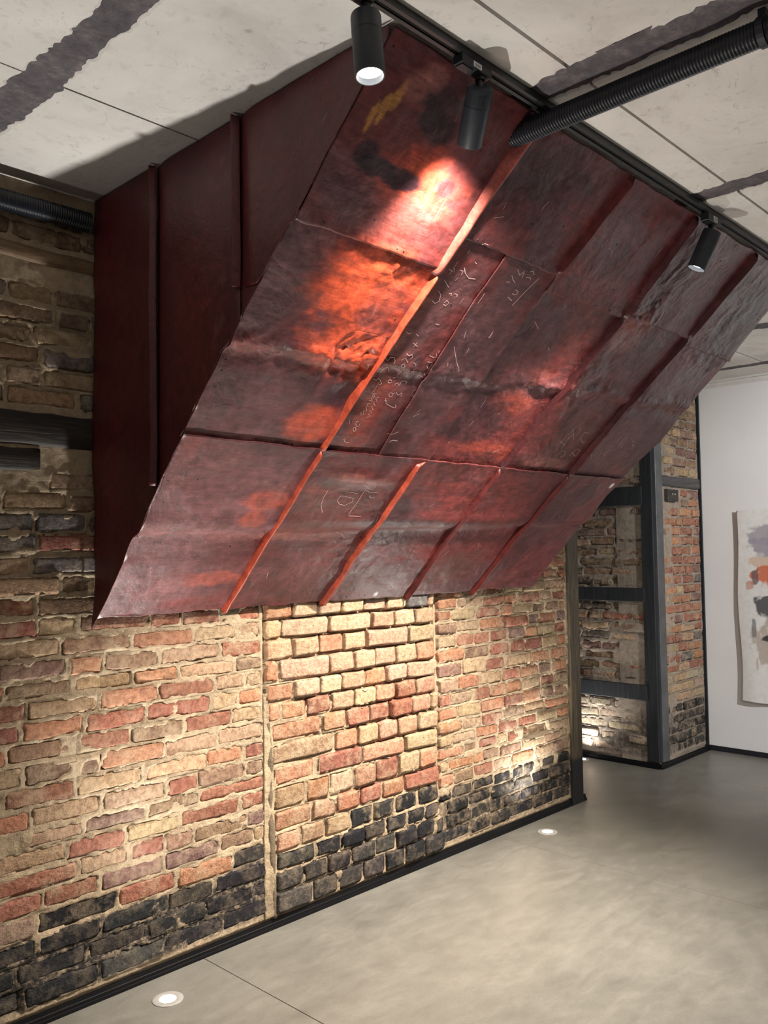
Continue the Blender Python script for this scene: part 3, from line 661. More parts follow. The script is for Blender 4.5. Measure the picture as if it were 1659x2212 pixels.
# corner post and cross beams (parts of the pier side; its local frame: u = 1.4 - Y, front at -y)
s = MB(); s.box(1.312, 1.405, -0.020, 0.05, 0.045, 2.915, 0.003); s.build('corner_post', STEELD, wall_pier_side)
s = MB(); s.box(5.938, 6.042, -0.022, 0.06, 0.045, 2.915, 0.003); s.build('post_flange', STEELG, wall_pier_front)
for (z0, z1) in ((0.482, 0.594), (1.206, 1.307), (1.920, 2.062)):
    s = MB(); s.box(0.3, 1.325, -0.024, 0.05, z0, z1, 0.003); s.build('cross_beam', STEELD, wall_pier_side)
s = MB(); s.box(6.722, 6.742, -0.015, 0.06, 0.0, 2.90); o = s.build('trim_1', BLACKM); struct(o, 'black shadow gap strip between the brick pier and white wall')

# white wall with cornice
s = MB(); s.box(6.74, 7.0, -5.6, 0.02, 0.04, 2.95); wall_far = struct(s.build('wall_far', WHITE), 'smooth white plaster wall at the far end')
s = MB()
s.box(6.700, 6.74, -5.6, 0.02, 2.905, 2.945, 0.002); s.box(6.722, 6.74, -5.6, 0.02, 2.880, 2.905, 0.002); s.box(6.732, 6.74, -5.6, 0.02, 2.868, 2.880)
struct(s.build('trim_2', CORN), 'pale stepped cornice along the top of the white wall')
# walls out of view that close the room
s = MB(); s.box(-2.8, 7.0, -5.8, -5.6, 0, 2.95); struct(s.build('wall_back', WHITE), 'white wall behind the viewer')
s = MB(); s.box(-2.8, -2.6, -5.6, 0.3, 0, 2.95); struct(s.build('wall_entrance', WHITE), 'white wall at the entrance side')
s = MB(); s.box(4.0, 6.3, 1.4, 1.6, 0, 2.95); struct(s.build('wall_corridor', WHITE), 'white wall at the end of the passage')

# baseboards: black double profile
BASEB = m_simple('black_skirting', (0.005, 0.005, 0.006), 0.42, 0.0, 0.2, 60, 0.0, 0.18)
def baseboard(name, pts, label):
    """pts: floor polyline; profile stands on the room side (left-hand normal)"""
    prof = [(0.0, 0.0), (0.0, 0.037), (-0.006, 0.038), (-0.008, 0.024), (-0.011, 0.022), (-0.012, 0.012), (-0.018, 0.010), (-0.019, 0.0)]
    for i, (p, q) in enumerate(zip(pts[:-1], pts[1:])):
        d = (Vector(q)-Vector(p)).normalized(); nn = Vector((d.y, -d.x))
        v = []; f = []
        for c in (p, q):
            for (a, z) in prof: v.append((c[0]-nn.x*a, c[1]-nn.y*a, z+0.0005))
        m_ = len(prof)
        for k in range(m_): f.append((k, (k+1) % m_, m_+(k+1) % m_, m_+k))
        f += [tuple(range(m_)), tuple(range(2*m_-1, m_-1, -1))]
        mb = MB(); mb.add(v, f); o = mb.build(name, BASEB); struct(o, label)
baseboard('baseboard_left', [(-2.6, 0.010), (4.90, 0.010)], 'black double-edged skirting along the brick wall')
baseboard('baseboard_pier_side', [(5.915, 1.4), (5.915, -0.008)], 'black skirting under the pier side')
baseboard('baseboard_pier_front', [(5.915, -0.008), (6.74, -0.008)], 'black skirting under the pier front')
s = MB(); s.box(6.733, 6.76, -5.6, -0.02, 0.0005, 0.040); struct(s.build('baseboard_far', BLACKM), 'black recessed skirting under the white wall')

# ================================================================== RED SHEET-METAL SCULPTURE
# profile of the sloped face in the Y-Z plane: about 46 degrees, very slightly bowed
_ss = np.linspace(-0.1, 2.22, 465)
_an = np.radians(48.3-6.0*np.clip(_ss, 0, 2.2)/2.16)
_ds = _ss[1]-_ss[0]
_py = np.concatenate([[0], np.cumsum(-np.cos(_an[:-1])*_ds)]); _pz = np.concatenate([[0], np.cumsum(np.sin(_an[:-1])*_ds)])
_i0 = np.interp(0, _ss, _py), np.interp(0, _ss, _pz)
_py = _py-_i0[0]-0.02; _pz = _pz-_i0[1]+1.368
STOP = float(np.interp(2.912, _pz, _ss))
def prof(s):
    a = np.interp(s, _ss, _an)
    return np.interp(s, _ss, _py), np.interp(s, _ss, _pz), -np.sin(a), -np.cos(a)

def gs(x, c, w): return np.exp(-((x-c)/w)**2)
def zones(X, s):
    return np.clip(0.16+0.6*(gs(X, 2.02, 0.16)*gs(s, 1.25, 0.12)*1.5+gs(X, 1.98, 0.2)*gs(s, 1.58, 0.07)+gs(X, 3.36, 0.13)*gs(s, 1.36, 0.16)*1.4+gs(X, 3.42, 0.2)*gs(s, 1.72, 0.09)+gs(X, 3.5, 0.25)*gs(s, 0.92, 0.08)+gs(X, 2.72, 0.22)*gs(s, 0.30, 0.18)+gs(X, 4.1, 0.3)*gs(s, 1.75, 0.3)*0.8+gs(X, 3.5, 0.2)*gs(s, 2.0, 0.25)*0.8)+0.5*gs(s, 1.205+0.055*(X-1.53), 0.06)+0.22*np.clip(fbm(X*2, s*2, 21, 2)+0.1, 0, 1), 0, 1)
def crumple(X, s):
    """relief of the sheets, metres along the outward normal"""
    h = 0.006*fbm(X*2.3, s*2.0, 101, 3)
    c1 = 1.205+0.055*(X-1.53)+0.018*vn(X*5, 0.3, 7)
    c2 = 0.415+0.035*(X-1.53)+0.008*vn(X*4, 0.7, 9)
    zone = (gs(X, 2.02, 0.13)*gs(s, 1.25, 0.10)*2.2+gs(X, 1.98, 0.2)*gs(s, 1.58, 0.07)*1.0+gs(X, 3.40, 0.10)*gs(s, 1.38, 0.12)*0.9
            +gs(X, 3.42, 0.2)*gs(s, 1.72, 0.07)*1.3+gs(X, 3.5, 0.2)*gs(s, 0.90, 0.06)*0.8+gs(X, 2.7, 0.2)*gs(s, 0.26, 0.16)*0.8
            +gs(X, 4.2, 0.2)*gs(s, 1.62, 0.08)+gs(s, c1, 0.07)*0.8+gs(X, 3.42, 0.14)*gs(s, 1.98, 0.2)*0.8+gs(X, 4.1, 0.2)*gs(s, 1.85, 0.25)*0.6)
    h = h+0.0034*ridged(X*5+0.6*fbm(X*3, s*3, 8), s*6, 77, 3)+0.0105*zone*ridged(X*11+0.8*fbm(X*4, s*4, 3), s*11, 55, 3)
    h = h+0.011*gs(s, c1, 0.022)*(0.55+0.45*vn(X*6, 2, 4))-0.006*gs(s, c1-0.05, 0.035)
    h = h+0.010*np.tanh((s-c2)/0.022)*gs(s, c2, 0.16)+0.004*gs(s, c2+0.06, 0.03)
    # dents beside the seams
    h = h-0.012*gs(X, 2.10, 0.10)*gs(s, 1.08, 0.06)+0.010*gs(X, 2.42, 0.16)*gs(s, 0.73, 0.035)
    return h
def rib_x(k, s):
    s = np.asarray(s, float)
    if k == 1: return 2.089+0.043*s
    if k == 2: return np.where(s < 0.84, 2.626+0.058*s, np.where(s < 1.745, 2.705+0.008*s, 2.715+0.085*(s-1.745)))
    if k == 3: return np.interp(s, [0, 0.5, 0.86, 1.32, 1.71, 2.2], [3.190, 3.204, 3.232, 3.267, 3.302, 3.268])
    if k == 4: return np.interp(s, [0, 0.45, 0.83, 1.22, 1.70, 2.2], [3.715, 3.755, 3.813, 3.842, 3.889, 3.882])
    if k == 0: return 1.531+0.008*fbm(s*6, s*0+2, 13, 3)
    if k == 5: return np.interp(s, [0, 0.10, 0.31, 0.72, 0.84, 0.86, 1.12, 1.42, 1.67, 1.69, 2.2], [4.308, 4.292, 4.325, 4.346, 4.372, 4.37, 4.462, 4.437, 4.448, 4.43, 4.395])+0.006*fbm(s*9, s*0+5, 17, 3)
SEAM1 = [1.640, 1.765, 1.697, 1.718, 1.684]
def row_off(X, s, row, col):
    s1 = SEAM1[col]
    if row == 'A': return 0.004+0.009*np.exp(-np.clip(s-s1+0.012, 0, 9)/0.12)
    if row == 'C': return 0.003+0.009*np.exp(-np.clip(0.85-s, 0, 9)/0.14)
    return 0.0*s
def surf(X, s, off):
    y, z, ny, nz = prof(s); h = crumple(X, s)+off
    return np.stack([X, np.minimum(y+ny*h, -0.034), np.minimum(z+nz*h, 2.916)], -1)

# paint: colours in (X, s)
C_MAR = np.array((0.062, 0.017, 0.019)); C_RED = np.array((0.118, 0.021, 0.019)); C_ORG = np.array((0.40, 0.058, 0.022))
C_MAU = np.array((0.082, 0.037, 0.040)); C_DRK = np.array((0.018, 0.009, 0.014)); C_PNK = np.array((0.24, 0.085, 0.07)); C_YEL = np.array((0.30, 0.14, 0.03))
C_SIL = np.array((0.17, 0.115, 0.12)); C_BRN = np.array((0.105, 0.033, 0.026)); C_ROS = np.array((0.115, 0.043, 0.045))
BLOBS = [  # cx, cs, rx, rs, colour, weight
 (1.60, 1.42, 0.13, 0.22, C_MAU, 0.95), (1.90, 1.80, 0.16, 0.16, C_ORG, 0.55), (1.93, 1.50, 0.22, 0.16, C_ORG, 0.95), (1.95, 1.27, 0.2, 0.12, C_ORG, 0.8),  # sheet paint, with the spotlight's hot patch also put in as orange
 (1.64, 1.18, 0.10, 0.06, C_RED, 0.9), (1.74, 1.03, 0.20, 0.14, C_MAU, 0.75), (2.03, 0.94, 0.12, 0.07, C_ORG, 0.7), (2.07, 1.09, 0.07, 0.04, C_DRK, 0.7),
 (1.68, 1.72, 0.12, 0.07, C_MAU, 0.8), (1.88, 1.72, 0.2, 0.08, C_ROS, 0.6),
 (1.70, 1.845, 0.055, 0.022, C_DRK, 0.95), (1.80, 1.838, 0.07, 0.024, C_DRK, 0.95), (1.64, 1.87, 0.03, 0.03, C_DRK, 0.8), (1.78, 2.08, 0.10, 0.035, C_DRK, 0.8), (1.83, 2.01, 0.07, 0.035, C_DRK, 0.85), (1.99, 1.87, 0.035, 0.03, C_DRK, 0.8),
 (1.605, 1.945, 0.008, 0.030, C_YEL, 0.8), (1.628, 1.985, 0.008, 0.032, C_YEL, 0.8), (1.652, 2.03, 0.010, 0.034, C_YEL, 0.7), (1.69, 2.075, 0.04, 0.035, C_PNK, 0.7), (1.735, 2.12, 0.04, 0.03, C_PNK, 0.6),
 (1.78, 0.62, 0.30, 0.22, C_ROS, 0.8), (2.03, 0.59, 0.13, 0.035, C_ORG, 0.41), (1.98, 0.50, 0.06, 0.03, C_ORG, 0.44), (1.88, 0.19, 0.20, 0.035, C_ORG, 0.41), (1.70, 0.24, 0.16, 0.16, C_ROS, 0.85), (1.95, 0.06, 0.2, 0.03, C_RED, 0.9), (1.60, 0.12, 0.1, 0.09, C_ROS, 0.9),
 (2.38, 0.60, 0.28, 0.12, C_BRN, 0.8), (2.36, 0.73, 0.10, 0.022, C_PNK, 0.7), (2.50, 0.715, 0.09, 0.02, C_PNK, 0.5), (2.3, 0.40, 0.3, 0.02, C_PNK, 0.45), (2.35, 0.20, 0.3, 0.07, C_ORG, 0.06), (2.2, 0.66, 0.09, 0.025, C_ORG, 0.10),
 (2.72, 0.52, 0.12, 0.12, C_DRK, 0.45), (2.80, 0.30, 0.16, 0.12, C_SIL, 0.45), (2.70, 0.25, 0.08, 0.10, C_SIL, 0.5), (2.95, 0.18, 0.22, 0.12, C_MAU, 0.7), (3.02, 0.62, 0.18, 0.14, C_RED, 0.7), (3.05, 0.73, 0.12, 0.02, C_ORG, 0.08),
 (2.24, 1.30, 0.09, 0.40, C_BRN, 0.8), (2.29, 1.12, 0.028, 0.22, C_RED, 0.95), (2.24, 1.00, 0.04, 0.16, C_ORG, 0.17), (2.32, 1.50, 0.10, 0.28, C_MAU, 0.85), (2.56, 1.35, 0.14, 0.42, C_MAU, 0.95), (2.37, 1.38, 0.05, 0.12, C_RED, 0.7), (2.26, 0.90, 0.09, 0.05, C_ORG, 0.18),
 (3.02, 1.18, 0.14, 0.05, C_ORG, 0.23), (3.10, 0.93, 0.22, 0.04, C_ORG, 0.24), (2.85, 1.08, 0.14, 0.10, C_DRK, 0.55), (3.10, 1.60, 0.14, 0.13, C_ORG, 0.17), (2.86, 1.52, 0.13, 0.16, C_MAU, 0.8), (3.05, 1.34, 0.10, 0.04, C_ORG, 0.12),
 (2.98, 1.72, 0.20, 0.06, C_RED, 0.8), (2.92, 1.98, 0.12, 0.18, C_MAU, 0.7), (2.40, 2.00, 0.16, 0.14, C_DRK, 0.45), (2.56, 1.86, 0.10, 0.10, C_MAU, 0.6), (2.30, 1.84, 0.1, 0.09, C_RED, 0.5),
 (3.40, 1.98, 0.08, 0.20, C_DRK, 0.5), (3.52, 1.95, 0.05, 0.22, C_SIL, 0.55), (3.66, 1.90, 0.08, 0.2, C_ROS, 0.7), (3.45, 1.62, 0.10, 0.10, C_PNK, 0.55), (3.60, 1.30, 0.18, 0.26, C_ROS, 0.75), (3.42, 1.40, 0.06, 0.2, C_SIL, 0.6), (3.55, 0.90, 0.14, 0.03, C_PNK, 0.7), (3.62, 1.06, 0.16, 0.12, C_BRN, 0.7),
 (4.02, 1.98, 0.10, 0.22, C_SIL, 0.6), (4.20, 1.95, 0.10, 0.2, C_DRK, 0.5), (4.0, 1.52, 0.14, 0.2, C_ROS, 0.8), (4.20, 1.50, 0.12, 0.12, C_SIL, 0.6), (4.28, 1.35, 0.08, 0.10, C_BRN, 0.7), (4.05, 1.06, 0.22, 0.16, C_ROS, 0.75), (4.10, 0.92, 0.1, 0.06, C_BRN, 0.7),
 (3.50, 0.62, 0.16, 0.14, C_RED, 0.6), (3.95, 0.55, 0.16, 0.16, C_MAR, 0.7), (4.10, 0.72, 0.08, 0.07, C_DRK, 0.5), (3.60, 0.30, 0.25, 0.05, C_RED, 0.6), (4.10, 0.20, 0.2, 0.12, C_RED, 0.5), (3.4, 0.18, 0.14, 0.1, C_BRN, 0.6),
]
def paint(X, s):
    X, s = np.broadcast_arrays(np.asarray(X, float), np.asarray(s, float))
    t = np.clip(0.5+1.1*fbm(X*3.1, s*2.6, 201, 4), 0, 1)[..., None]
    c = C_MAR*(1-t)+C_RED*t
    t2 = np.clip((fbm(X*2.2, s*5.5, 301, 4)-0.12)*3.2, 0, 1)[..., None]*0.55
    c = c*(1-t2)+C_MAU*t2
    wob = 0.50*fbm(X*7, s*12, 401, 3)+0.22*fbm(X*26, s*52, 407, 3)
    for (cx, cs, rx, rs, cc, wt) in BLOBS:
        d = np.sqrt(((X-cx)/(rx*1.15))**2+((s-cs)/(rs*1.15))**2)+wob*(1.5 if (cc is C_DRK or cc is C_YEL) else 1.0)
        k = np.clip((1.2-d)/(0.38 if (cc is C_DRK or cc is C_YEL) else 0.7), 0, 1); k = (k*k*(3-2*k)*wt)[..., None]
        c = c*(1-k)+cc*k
    fl = np.clip((fbm(X*6.5, s*10, 431, 5)-0.16)*7, 0, 1)[..., None]*0.45     # worn, duller patches with hard edges
    c = c*(1-fl)+(c*0.45+C_MAU*0.55)*fl
    f2 = np.clip((fbm(X*5, s*9, 451, 5)-0.22)*8, 0, 1)[..., None]*0.40
    c = c*(1-f2)+np.minimum(c*1.55, 0.6)*f2
    f3 = np.clip((fbm(X*8, s*8, 471, 5)-0.33)*9, 0, 1)[..., None]*0.5
    c = c*(1-f3)+c*0.42*f3
    # bare metal where the paint has flaked at the torn edge
    for (cx, cs, r_) in ((1.530, 0.30, 0.022), (1.530, 0.012, 0.02), (1.522, 0.845, 0.018), (1.528, 0.95, 0.010), (2.95, 0.05, 0.014), (4.31, 0.80, 0.02)):
        k = np.clip((1.0-np.sqrt((X-cx)**2+(s-cs)**2)/r_-0.5*wob)*3, 0, 1)[..., None]
        c = c*(1-k)+np.array((0.62, 0.58, 0.55))*k
    return np.clip(c, 0.004, 1)

SR = Vector((2.9, 0.0, 1.37))
sculpt = prop(empty('metal_sculpture', SR), 'large deep-red sculpture of dented roofing sheets sloping from ceiling to brick wall', 'sculpture')
def grid_mesh(name, P, colr, parent, mat, thick=0.0016, alpha=None):
    m_, n_ = P.shape[:2]
    v = (P.reshape(-1, 3)-np.array(SR)).tolist(); f = []
    for j in range(m_-1):
        for i in range(n_-1): f.append((j*n_+i, j*n_+i+1, (j+1)*n_+i+1, (j+1)*n_+i))
    me = mesh(name, v, f, True)
    at = me.color_attributes.new('Col', 'FLOAT_COLOR', 'POINT')
    c4 = np.concatenate([colr.reshape(-1, 3), np.full((m_*n_, 1), 0.06) if alpha is None else alpha.reshape(-1, 1)], 1).astype(np.float32)
    at.data.foreach_set('color', c4.ravel())
    o = link(name, me, mat, parent)
    if parent is sculpt and thick:
        md = o.modifiers.new('thickness', 'SOLIDIFY'); md.thickness = thick; md.offset = 0
    return o
sheets = {}
STEP = 0.0068
def slope_sheet(row, col, xl, xr, s0, s1, eb=0.003, et=0.003):
    m_ = max(4, int((s1-s0)/STEP)); v_ = np.linspace(0, 1, m_)
    sm = (s0+s1)/2; n_ = max(4, int(float(xr(sm)-xl(sm))/STEP)); u_ = np.linspace(0, 1, n_)
    U, V = np.meshgrid(u_, v_); S = s0+(s1-s0)*V
    X = xl(S)*(1-U)+xr(S)*U
    S = S+eb*(1-V)**8*fbm(X*14, X*0+s0*3, 61+col, 3)*2+et*V**8*fbm(X*12, X*0+s1*5, 71+col, 3)*2
    P = surf(X, S, row_off(X, S, row, col))
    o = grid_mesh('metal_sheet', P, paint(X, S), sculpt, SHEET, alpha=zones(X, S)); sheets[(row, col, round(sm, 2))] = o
    # nails along the edges, one joined piece per sheet
    nb = MB(); q = random.Random(int(sm*100)+col*31); w_ = float(xr(sm)-xl(sm))
    spots = [(q.uniform(0.02, 0.06), q.uniform(0.04, 0.96)) for _ in range(3)]+[(q.uniform(0.94, 0.98), q.uniform(0.04, 0.96)) for _ in range(3)]+[(q.uniform(0.1, 0.9), 0.03) for _ in range(3)]+[(q.uniform(0.1, 0.9), q.uniform(0.1, 0.9)) for _ in range(2)]
    for (u, vv) in spots:
        ss_ = s0+(s1-s0)*vv; xx = float(xl(ss_))*(1-u)+float(xr(ss_))*u
        p_ = surf(np.array([xx]), np.array([ss_]), row_off(xx, ss_, row, col))[0]; _, _, ny, nz = prof(ss_)
        z_ = Vector((0, float(ny), float(nz))); M = z_.to_track_quat('Z', 'Y').to_matrix().to_4x4(); M.translation = Vector(p_)-SR
        r_ = q.uniform(0.0028, 0.0048); nb.lathe([(r_, 0), (r_*0.9, 0.0015), (r_*0.4, 0.0024)], M, 8)
    prop(nb.build('nail_heads', NAILM, o, smooth=True), kind='stuff')
    return o
rx = lambda k, d=0.0: (lambda s: rib_x(k, s)+d)
for c in range(5):
    slope_sheet('A', c, rx(c), rx(c+1), SEAM1[c]-0.012, STOP)
    slope_sheet('C', c, rx(c), rx(c+1), 0.012+0.004*c, 0.852, eb=0.006)
    if c != 1: slope_sheet('B', c, rx(c), rx(c+1), 0.832, SEAM1[c]+0.03)
# the second bay's middle row is two narrow overlapping strips
fold = lambda s: 2.425+0.010*np.sin(np.asarray(s)*3.0)
slope_sheet('B', 1, rx(1), fold, 0.832, SEAM1[1]+0.03)
def strip_over():
    s0, s1 = 0.834, SEAM1[1]+0.028; m_ = int((s1-s0)/STEP); U, V = np.meshgrid(np.linspace(0, 1, 32), np.linspace(0, 1, m_))
    S = s0+(s1-s0)*V; X = (fold(S)-0.012)*(1-U)+(rib_x(2, S)+0.012)*U
    off = 0.004+0.006*np.exp(-U*10)+0.006*np.exp(-(1-U)*8)
    return grid_mesh('metal_sheet', surf(X, S, off), paint(X, S), sculpt, SHEET, alpha=zones(X, S))
strip_over()

def seam(xf, s0, s1, off, color, w=0.012, hgt=0.032, lean=0.004, seed=0):
    n_ = max(4, int((s1-s0)/0.02)); ss = np.linspace(s0, s1, n_); x = xf(ss)+0.002*vn(ss*9, seed, 5)
    base = crumple(x, ss)*0.15+off; y, z, ny, nz = prof(ss)
    pr_ = [(-w*1.6, -0.012), (-w*0.6, 0.003), (-w*0.45+lean, hgt*0.93), (0.0+lean, hgt), (w*0.45+lean, hgt*0.93), (w*0.5, 0.003), (w*1.6, -0.012)]
    tp = np.clip(np.minimum(ss-s0, s1-ss)/0.03+0.25, 0, 1); hh = hgt*(0.10*vn(ss*11, seed+3, 6))+(tp-1)*hgt*0.8; P = np.zeros((n_, len(pr_), 3))
    for k, (dx, dh) in enumerate(pr_):
        b = base+dh+(hh if dh > 0.01 else 0)
        P[:, k, 0] = x+dx+(0.0025*vn(ss*17, seed, 8) if dh > 0.01 else 0); P[:, k, 1] = np.minimum(y+ny*b, -0.034); P[:, k, 2] = np.minimum(z+nz*b, 2.912)
    cc = np.array(color)*(0.82+0.36*np.clip(0.5+fbm(ss*14, ss*0+seed, 91, 3), 0, 1))[:, None, None]*np.ones((1, len(pr_), 1))
    return grid_mesh('standing_seam', P, cc, sculpt, SHEET)
RD_LIT = (0.30, 0.045, 0.020); RD2 = (0.10, 0.013, 0.013); RD3 = (0.062, 0.010, 0.012)  # first tone: seam paint with the spotlight's orange glow put into the colour
seam(rx(1, -0.010), SEAM1[0]-0.035, STOP-0.004, 0.012, (0.22, 0.045, 0.032), 0.017, 0.018, 0.002, 1)
seam(rx(1), 0.835, SEAM1[0]-0.02, 0.002, RD_LIT, 0.008, 0.026, -0.002, 2); seam(rx(1), 0.0, 0.845, 0.004, RD_LIT, 0.008, 0.026, -0.002, 3)
seam(rx(2), SEAM1[1]-0.01, STOP-0.004, 0.006, RD2, 0.008, 0.026, 0.002, 4); seam(rx(2), 0.0, 0.84, 0.006, RD_LIT, 0.008, 0.027, 0.0, 5)
seam(rx(3), SEAM1[2]-0.01, STOP-0.004, 0.006, RD3, 0.009, 0.028, 0.002, 6); seam(rx(3), 0.835, SEAM1[2], 0.002, RD3, 0.009, 0.028, 0.002, 7); seam(rx(3), 0.0, 0.845, 0.005, RD2, 0.008, 0.026, 0.0, 8)
seam(rx(4), SEAM1[3]-0.01, STOP-0.004, 0.006, RD3, 0.009, 0.028, 0.002, 9); seam(rx(4), 0.835, SEAM1[3], 0.002, RD3, 0.009, 0.028, 0.002, 10); seam(rx(4), 0.0, 0.845, 0.005, RD2, 0.008, 0.026, 0.0, 11)

# chalk writing: thin strokes lying on the sheets
def which(X, s):
    c = sum(1 for k in (1, 2, 3, 4) if X > float(rib_x(k, s))); s1 = SEAM1[c]
    row = 'C' if s < 0.845 else ('A' if s > s1-0.01 else 'B')
    off = float(row_off(X, s, row, c)) if not (row == 'B' and c == 1 and X > 2.41) else 0.012
    return off
ch = MB()
def stroke(pts, wd=0.0026):
    P = []
    for (a, b) in zip(pts[:-1], pts[1:]):
        k = max(1, int(math.hypot(b[0]-a[0], b[1]-a[1])/0.012))
        for i in range(k): P.append((a[0]+(b[0]-a[0])*i/k, a[1]+(b[1]-a[1])*i/k))
    P.append(tuple(pts[-1])); v = []; f = []
    for i, (x, s_) in enumerate(P):
        p0 = P[max(0, i-1)]; p1 = P[min(len(P)-1, i+1)]; dx, ds = p1[0]-p0[0], p1[1]-p0[1]; l = math.hypot(dx, ds) or 1
        nx, ns = -ds/l*wd/2, dx/l*wd/2; off = which(x, s_)+0.0022
        for sg in (-1, 1):
            X_, S_ = x+sg*nx, s_+sg*ns
            v.append(tuple(surf(np.array([X_]), np.array([S_]), off)[0]-np.array(SR)))
    for i in range(len(P)-1): f.append((2*i, 2*i+1, 2*i+3, 2*i+2))
    ch.add(v, f)
for t in CHALK_PTS: stroke(t)
for _ in range(60):
    x = rng.uniform(2.15, 4.3); s_ = rng.choice([rng.uniform(0.9, 1.65), rng.uniform(0.1, 0.8), rng.uniform(1.8, 2.0)]); a = rng.gauss(1.2, 0.6); l = rng.uniform(0.01, 0.05)
    stroke([(x, s_), (x+l*math.cos(a), s_+l*math.sin(a))], 0.0016)
prop(ch.build('chalk_writing', CHALK, sculpt), label='pale chalk numbers and scribbles', kind='stuff')

# side sheets, perpendicular to the wall
def z_at(Y): return np.interp(-np.asarray(Y), -_py, _pz)
def side_sheet(ya, yb, zlo=None, zhi=None, xo=0.0, seed=0):
    n_ = max(6, int(abs(yb-ya)/0.012)); m_ = 130
    U, V = np.meshgrid(np.linspace(0, 1, n_), np.linspace(0, 1, m_)); Y = ya+(yb-ya)*U
    sE = np.interp(-Y, -_py, _ss); lo = z_at(Y)-(crumple(1.54+0*Y, sE)+0.004+0.009*(sE > 1.62)*np.exp(-np.clip(sE-1.63, 0, 9)/0.12)+0.006*(sE < 0.85)*np.exp(-np.clip(0.85-sE, 0, 9)/0.14))/0.69-0.004; hi = np.full_like(Y, 2.914)
    if zlo is not None: lo = np.maximum(lo, zlo)
    if zhi is not None: hi = np.minimum(hi, zhi)
    hi = np.maximum(hi, lo+0.002); Z = lo+(hi-lo)*V
    if ya > -0.05: Y = Y-(0.022+0.011*vn(Z*4.0, 1.0, 3)+0.006*vn(Z*11, 2.0, 5))*(1-U)
    X = 1.527+xo-0.006*fbm(Y*3, Z*2.2, 111+seed, 3)-0.0010*ridged(Y*9, Z*5, 13, 2)+0.012*gs(U, 0, 0.08)*(1 if ya < -0.05 else 0)
    t = np.clip(0.45+0.9*fbm(Y*6, Z*1.7, 131, 4), 0, 1)[..., None]; c = np.array((0.075, 0.012, 0.014))*(1-t)+np.array((0.115, 0.018, 0.018))*t
    sp = np.clip((fbm(Y*22, Z*16, 141, 3)-0.28)*4, 0, 1)[..., None]*0.35*np.clip(1-np.abs(Y+0.80)/0.14, 0, 1)[..., None]
    c = c*(1-sp)+np.array((0.22, 0.09, 0.07))*sp
    gr = np.clip((fbm(Y*14, Z*3, 151, 3)-0.25)*3, 0, 1)[..., None]*0.4*np.clip((1.9-Z)/0.4, 0, 1)[..., None]
    c = c*(1-gr)+np.array((0.13, 0.07, 0.03))*gr
    P = np.stack([X, Y, Z], -1)[:, ::-1]
    return grid_mesh('side_sheet', P, c[:, ::-1], sculpt, SHEET)
side_sheet(0.0, -0.440, seed=1); side_sheet(-0.432, -0.905, xo=0.004, seed=2)
side_sheet(-0.897, -1.535, zlo=2.386, seed=3); side_sheet(-0.897, -1.05, zhi=2.398, xo=0.006, seed=4)
def side_seam(Y0, zlo, seed):
    zs = np.linspace(zlo, 2.912, 90); P = np.zeros((90, 6, 3)); wv = 0.004*vn(zs*4, seed, 3)
    for k, (dy, dx) in enumerate(((0.012, 0.002), (0.004, -0.002), (0.003, -0.017), (-0.003, -0.018), (-0.004, -0.002), (-0.012, 0.002))):
        P[:, k, 0] = 1.526+dx+(0.003*vn(zs*9, seed, 7) if dx < -0.01 else 0); P[:, k, 1] = Y0+dy+wv; P[:, k, 2] = zs
    c = np.array((0.10, 0.015, 0.016))*np.ones((90, 6, 1)); return grid_mesh('standing_seam', P, c, sculpt, SHEET)
side_seam(-0.436, float(z_at(-0.436))+0.01, 1); side_seam(-0.901, 2.392, 2)

# ================================================================== LIGHTING TRACK AND SPOTLIGHTS
def track(Y0, x0, x1, label):
    r = prop(empty('lighting_track', ((x0+x1)/2, Y0, 2.90)), label, 'track'); ox, oy, oz = r.location
    s = MB(); s.box(x0-ox, x1-ox, -0.0175, -0.0125, 0.0, 0.0195); s.box(x0-ox, x1-ox, 0.0125, 0.0175, 0.0, 0.0195); s.box(x0-ox, x1-ox, -0.0125, 0.0125, 0.0155, 0.0195)
    s.box(x0-ox, x1-ox, -0.0125, -0.006, 0.0, 0.003); s.box(x0-ox, x1-ox, 0.006, 0.0125, 0.0, 0.003); s.build('rail', BLACK, r)
    s = MB(); s.box(x0-ox, x1-ox, -0.009, -0.007, 0.008, 0.011); s.box(x0-ox, x1-ox, 0.007, 0.009, 0.008, 0.011); s.build('conductor', RING, r)
    for xe in (x0, x1):
        s = MB(); s.box(xe-ox-0.004, xe-ox+0.004, -0.0185, 0.0185, -0.001, 0.0195, 0.001); s.build('end_cap', BLACKM, r)
    return r
track(-1.591, 0.35, 5.6, 'black lighting track running along the top of the red sculpture')
